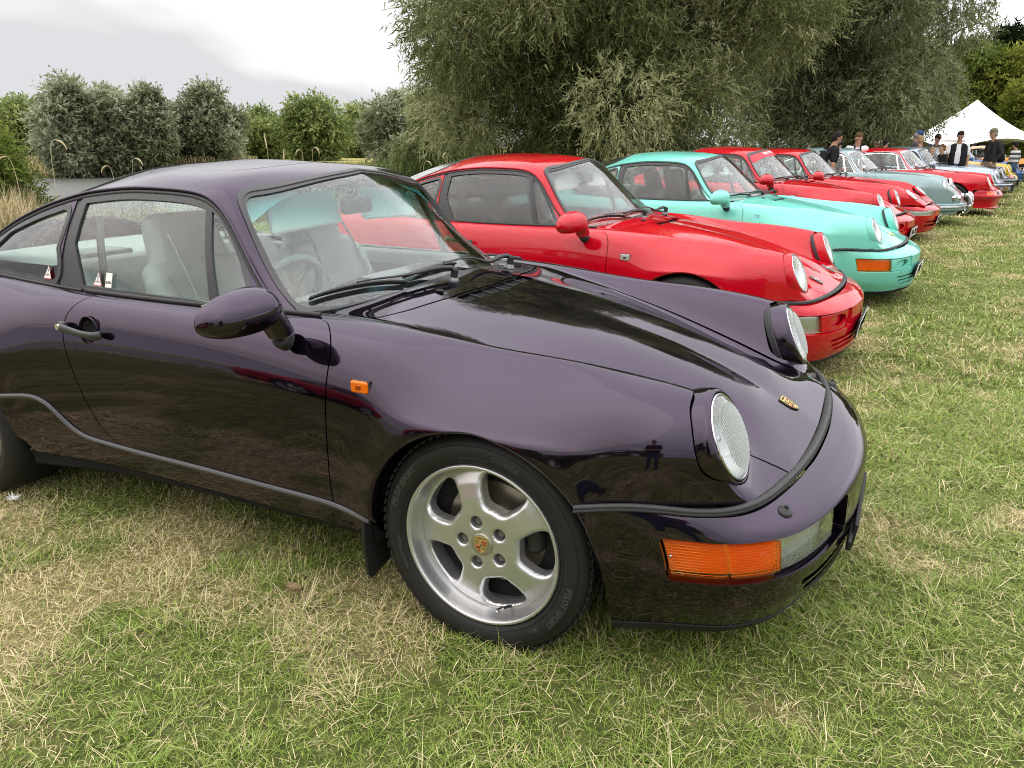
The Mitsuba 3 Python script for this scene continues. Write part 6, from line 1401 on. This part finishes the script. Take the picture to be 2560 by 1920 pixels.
# tall dry grass along the near bank
def bank_grass(n, seed, region, hmin, hmax, w):
    r = np.random.default_rng(seed); x, y = region(r, n); z = height(x, y); a = r.uniform(0, 2 * np.pi, n); H_ = r.uniform(hmin, hmax, n) * (.6 + .7 * meshkit.noise(np.stack([x * .6, y * .6, 0 * x], -1), seed))
    d = np.stack([np.cos(a), np.sin(a), 0 * a], 1); s = np.stack([-d[:, 1], d[:, 0], 0 * a], 1); k = r.uniform(.05, .45, n)
    P = [np.stack([x, y, z - .02], 1) + (d * (k * H_ * t ** 2)[:, None] + V(0, 0, 1) * (H_ * t * (1 - .25 * k * t))[:, None]) for t in (0, .4, .75, 1.)]
    Wd = s * (w * r.uniform(.6, 1.4, n))[:, None] / 2
    v = np.stack([P[0] - Wd, P[0] + Wd, P[1] - Wd, P[1] + Wd, P[2] - Wd * .7, P[2] + Wd * .7, P[3]], 1).reshape(-1, 3); b = np.arange(n)[:, None] * 7
    f = np.concatenate([b + [[0, 1, 3]], b + [[0, 3, 2]], b + [[2, 3, 5]], b + [[2, 5, 4]], b + [[4, 5, 6]]]); u = r.uniform(0.01, .99, n)
    return TM(v, f), np.stack([np.repeat(u, 7), np.tile([0, 0, .4, .4, .75, .75, 1.], n)], 1)
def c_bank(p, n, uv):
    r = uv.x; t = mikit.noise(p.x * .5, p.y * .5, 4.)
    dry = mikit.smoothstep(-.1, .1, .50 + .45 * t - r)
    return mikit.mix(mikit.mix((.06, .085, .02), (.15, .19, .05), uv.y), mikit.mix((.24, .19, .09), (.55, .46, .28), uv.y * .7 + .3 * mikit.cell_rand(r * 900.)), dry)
mat('bank_m', prin(mikit.proc(c_bank), .7, specular=.2))
def near_bank(r, n):
    y = r.uniform(-5, 26, n); e = r.uniform(-1.2, 4.2, n); x = -12.5 - .10 * y - 1.6 * np.sin(y * .13 + 1) - .6 * np.sin(y * .41) + e + .3; return x, y
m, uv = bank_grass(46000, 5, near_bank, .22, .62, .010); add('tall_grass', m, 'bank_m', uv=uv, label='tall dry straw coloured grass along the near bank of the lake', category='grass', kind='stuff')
def left_clump(r, n):
    q = np.array([at(u, dd) for u, dd in zip(r.triangular(-260, -60, 110, n), r.uniform(7.5, 11.5, n))]); return q[:, 0], q[:, 1]
m, uv = bank_grass(9000, 8, left_clump, .45, .95, .008); add('tall_grass', m, 'bank_m', uv=uv, label='clump of tall pale grass behind the tail of the purple coupe', category='grass', kind='stuff')
def far_bank(r, n):
    x0, y0 = 0, 0; a = r.uniform(-60, 640, n); d = r.uniform(62, 82, n); q = np.array([at(u, dd) for u, dd in zip(a, d)]); return q[:, 0], q[:, 1]
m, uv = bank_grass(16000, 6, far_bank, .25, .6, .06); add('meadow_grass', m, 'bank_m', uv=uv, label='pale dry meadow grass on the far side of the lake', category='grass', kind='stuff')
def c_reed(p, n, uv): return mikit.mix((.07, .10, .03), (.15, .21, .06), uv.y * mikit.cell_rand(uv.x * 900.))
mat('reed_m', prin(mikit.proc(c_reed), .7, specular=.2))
def reed_bed(r, n):
    q = np.array([at(u, dd) for u, dd in zip(r.uniform(800, 1330, n), r.uniform(24, 46, n))]); return q[:, 0], q[:, 1]
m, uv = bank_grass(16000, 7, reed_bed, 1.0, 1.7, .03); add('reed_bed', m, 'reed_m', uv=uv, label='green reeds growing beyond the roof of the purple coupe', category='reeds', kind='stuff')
mat('stalk_m', prin((.50, .42, .26), .7))
for i, (u, v0, d, bend) in enumerate(((120, 302, 6.6, .05), (30, 338, 6.4, -.05), (275, 358, 7.4, -.04), (320, 342, 7.6, .04), (668, 288, 8.2, -.02), (706, 322, 8.4, .01), (757, 322, 8.6, -.03), (778, 318, 8.6, .03), (1055, 348, 9.4, .04), (1118, 330, 9.6, -.02))):
    x, y = at(u, d); zt = top_z(u, v0 * 1.157, d); zb = float(height(np.array([x]), np.array([y]))[0]); hgt = zt - zb; R2 = _r2
    q = [V(x, y, zb), V(x, y, zb + hgt * .55) + R2 * bend * .3, V(x, y, zb + hgt * .9) + R2 * bend * .2, V(x, y, zb + hgt) + R2 * bend, V(x, y, zb + hgt * .985) + R2 * bend * 2.1, V(x, y, zb + hgt * .95) + R2 * bend * 2.6]
    st = frame_tube(curve(q[:4] if i in (4, 5) else q, 26), np.linspace(.0028, .0016, 26), 5, up=(1, .2, 0)); hd = frame_tube(curve(q[2:4] if i in (4, 5) else q[3:], 8), np.interp(np.arange(8), [0, 3, 7], [.003, .008, .003]), 6, up=(1, .2, 0))
    nth = ['second', 'first', 'third', 'fourth', 'fifth', 'sixth', 'seventh', 'eighth', 'ninth', 'tenth'][i]; k = thing('grass_stalk', f'dry grass stalk with a curled head behind the purple coupe, {nth} from the left', 'grass stalk', 'dry curled grass stalks behind the purple coupe'); add('stem', st, 'stalk_m', k, smooth=True); add('seed_head', hd, 'stalk_m', k, smooth=True)
# ---------------------------------------------------------------- the tent
def tent():
    x, y = at(2424, 44); zb = gz(x, y); k = thing('marquee', 'white peaked marquee tent behind the far end of the row', 'tent'); r = np.random.default_rng(3)
    zt = top_z(2424, 254, 44); R, n = 4.6, 6; P = []
    a = np.linspace(0, 2 * np.pi, 97)
    for t in np.linspace(0, 1, 26):
        row = []
        for b in a:
            s = abs(math.sin(b * n / 2)); rad = R * (1 - .16 * s ** 1.3 * t) * t; drop = (zt - 1.15) * (1 - (1 - t) ** 1.75)
            z = zt - drop * (1 - .0 * s) + .42 * s ** 1.2 * t ** 3 - .16 * math.sin(math.pi * t) * (1 - s) * 0; row.append(V(x + rad * math.cos(b + .3), y + rad * math.sin(b + .3), zb + z))
        P.append(row)
    add('canopy', gridmesh(np.array(P)), 'tent_m', k, smooth=True); add('pole', frame_tube([(x, y, zb), (x, y, zb + zt + .25)], .05, 10), 'steel', k)
    for i in range(n):
        b = i * 2 * np.pi / n + .3; e = V(x + R * math.cos(b), y + R * math.sin(b), zb + 1.15); add('side_pole', frame_tube([e * [1, 1, 0] + V(0, 0, zb), e], .03, 8), 'steel', k); add('guy_rope', frame_tube([e, V(x + (R + 1.6) * math.cos(b), y + (R + 1.6) * math.sin(b), zb)], .012, 5), 'plate', k)
    w = [(x + 3.2 * math.cos(b), y + 3.2 * math.sin(b)) for b in np.linspace(1.2, 4.6, 12)]; add('inner_wall', gridmesh(np.array([[(p, q, zb + z) for p, q in w] for z in (0, 1.5)])), 'cloth_khaki', k)
mat('tent_m', prin((.80, .80, .81), .7, specular=.2, **{}))
tent()
# ---------------------------------------------------------------- people
def who(label, u, vtop, d, yaw, **k):
    x, y = at(u, d); ztop = top_z(u, vtop, d); h = ztop - gz(x, y); person(label, x, y, max(1.0, min(1.98, h)), yaw, **k)
fx = YAW
who('man in olive cap and black jacket with a black backpack, hand in pocket', 2483, 323, 24, fx + 1.6, top='cloth_leather', legs='cloth_khaki', hair='hair_grey', cap='cap_olive', pack='cloth_black', arms='pocket', jacket=True, head_pitch=.1)
who('young man with dark quiff in black vest over white shirt, looking down', 2397, 329, 22.6, fx + 2.7, top='cloth_white', legs='denim', hair='hair_dark', skin='skin_tan', vest='cloth_black', head_pitch=.55, arms='reach')
who('man in black cap and dark grey shirt in front of the tent', 2340, 337, 26, fx + 3.1, top='cloth_slate', legs='denim', hair='hair_dark', cap='cloth_black', head_pitch=.2)
who('man in blue baseball cap and grey fleece looking down at a car', 2287, 328, 22.8, fx - 1.9, top='cloth_grey', legs='denim', hair='hair_grey', cap='cap_blue', head_pitch=.5, jacket=True)
who('fair haired youth in dark jacket beside the man in the blue cap', 2300, 341, 22.2, fx - .3, top='cloth_grey', legs='denim', hair='hair_fair', head_pitch=.3, jacket=True)
who('boy with brown hair in a black hooded top between the cars', 2360, 362, 22, fx + 1.6, top='cloth_black', legs='denim', hair='hair_brown', head_pitch=.15, jacket=True, slim=.85)
who('small fair haired child beside the boy in the hooded top', 2332, 369, 21.7, fx + 2.6, top='cloth_grey', legs='denim', hair='hair_fair', head_pitch=.2, slim=.8)
who('curly haired youth in white shirt with a camera strap round his neck', 2143, 333, 18.4, fx + 2.9, top='cloth_white', legs='denim', hair='hair_brown', head_pitch=.55, strap=True, arms='front')
who('man with dark hair, black shirt and black backpack, seen from the side', 2072, 330, 15.4, fx - 1.5, top='cloth_black', legs='denim', hair='hair_dark', skin='skin_tan', head_pitch=.45, pack='cloth_black', lean=.15)
who('boy in black cap beside the man with the backpack', 2090, 352, 15.7, fx - 1.3, top='cloth_black', legs='denim', hair='hair_dark', cap='cloth_black', head_pitch=.4, slim=.85)
who('man in dark jacket and white collar far behind the red early coupe', 2211, 350, 26, fx - 1.3, top='cloth_black', legs='denim', hair='hair_dark', head_pitch=.3, jacket=True)
who('person with red brown hair in a dark top far behind the pale blue car', 2196, 358, 27, fx + 1.2, top='cloth_grey', legs='denim', hair='hair_brown', head_pitch=.3)
who('person in striped top and jeans at the far end of the row', 2541, 356, 29, fx + .4, top='stripe_shirt', legs='denim', hair='hair_dark', cap='cloth_black', head_pitch=.2, jacket=True)
who('person with long dark hair in a pale top under the tent', 2437, 361, 37, fx + 1.4, top='cloth_white', legs='denim', hair='hair_dark', head_pitch=.2)
person('photographer behind the camera, seen as a dark reflection in the purple paint', CAM[0] - _f[0] * .42, CAM[1] - _f[1] * .42, 1.66, YAW, top='cloth_black', legs='denim', arms='front')
# small things in the grass
def ground_px(u, v):
    q = _f + _r2 * (u - 1280) / FPX + _u2 * (960 - v) / FPX; t = (.03 - CAM[2]) / q[2]; return CAM + q * t
r = np.random.default_rng(8); c = ground_px(34, 1247); mat('feather_m', prin((.85, .85, .84), .8)); fl = []
for i in range(60):
    a = r.uniform(0, 2 * np.pi); d = V(math.cos(a), math.sin(a), r.uniform(.1, 1.1)); d /= np.linalg.norm(d); fl.append(frame_tube(curve([c, c + d * .010, c + d * .018 + V(0, 0, -.003), c + d * r.uniform(.022, .032) + r.normal(size=3) * .004], 6), np.linspace(.0011, .0004, 6), 4))
add('feather', cat(fl), 'feather_m', smooth=True, label='small fluffy white feather lying on the grass beside the rear wheel', category='feather')
c = ground_px(733, 1474); mat('dry_leaf_m', prin((.20, .13, .07), .7)); g = np.array([[c + V((i - 3) * .009, (j - 2) * .010 * math.sin(math.pi * (i + .4) / 7.), .006 * abs(j - 2) + .004 * math.sin(i * 1.3)) for j in range(5)] for i in range(7)])
add('dead_leaf', gridmesh(g), 'dry_leaf_m', smooth=True, label='curled brown dead leaf lying on the grass near the mud flap', category='leaf')
print('triangles', sum(len(meshkit.WRITTEN[d['filename']][1]) for d in scene.values() if d.get('type') == 'ply'), 'entries', len(scene))
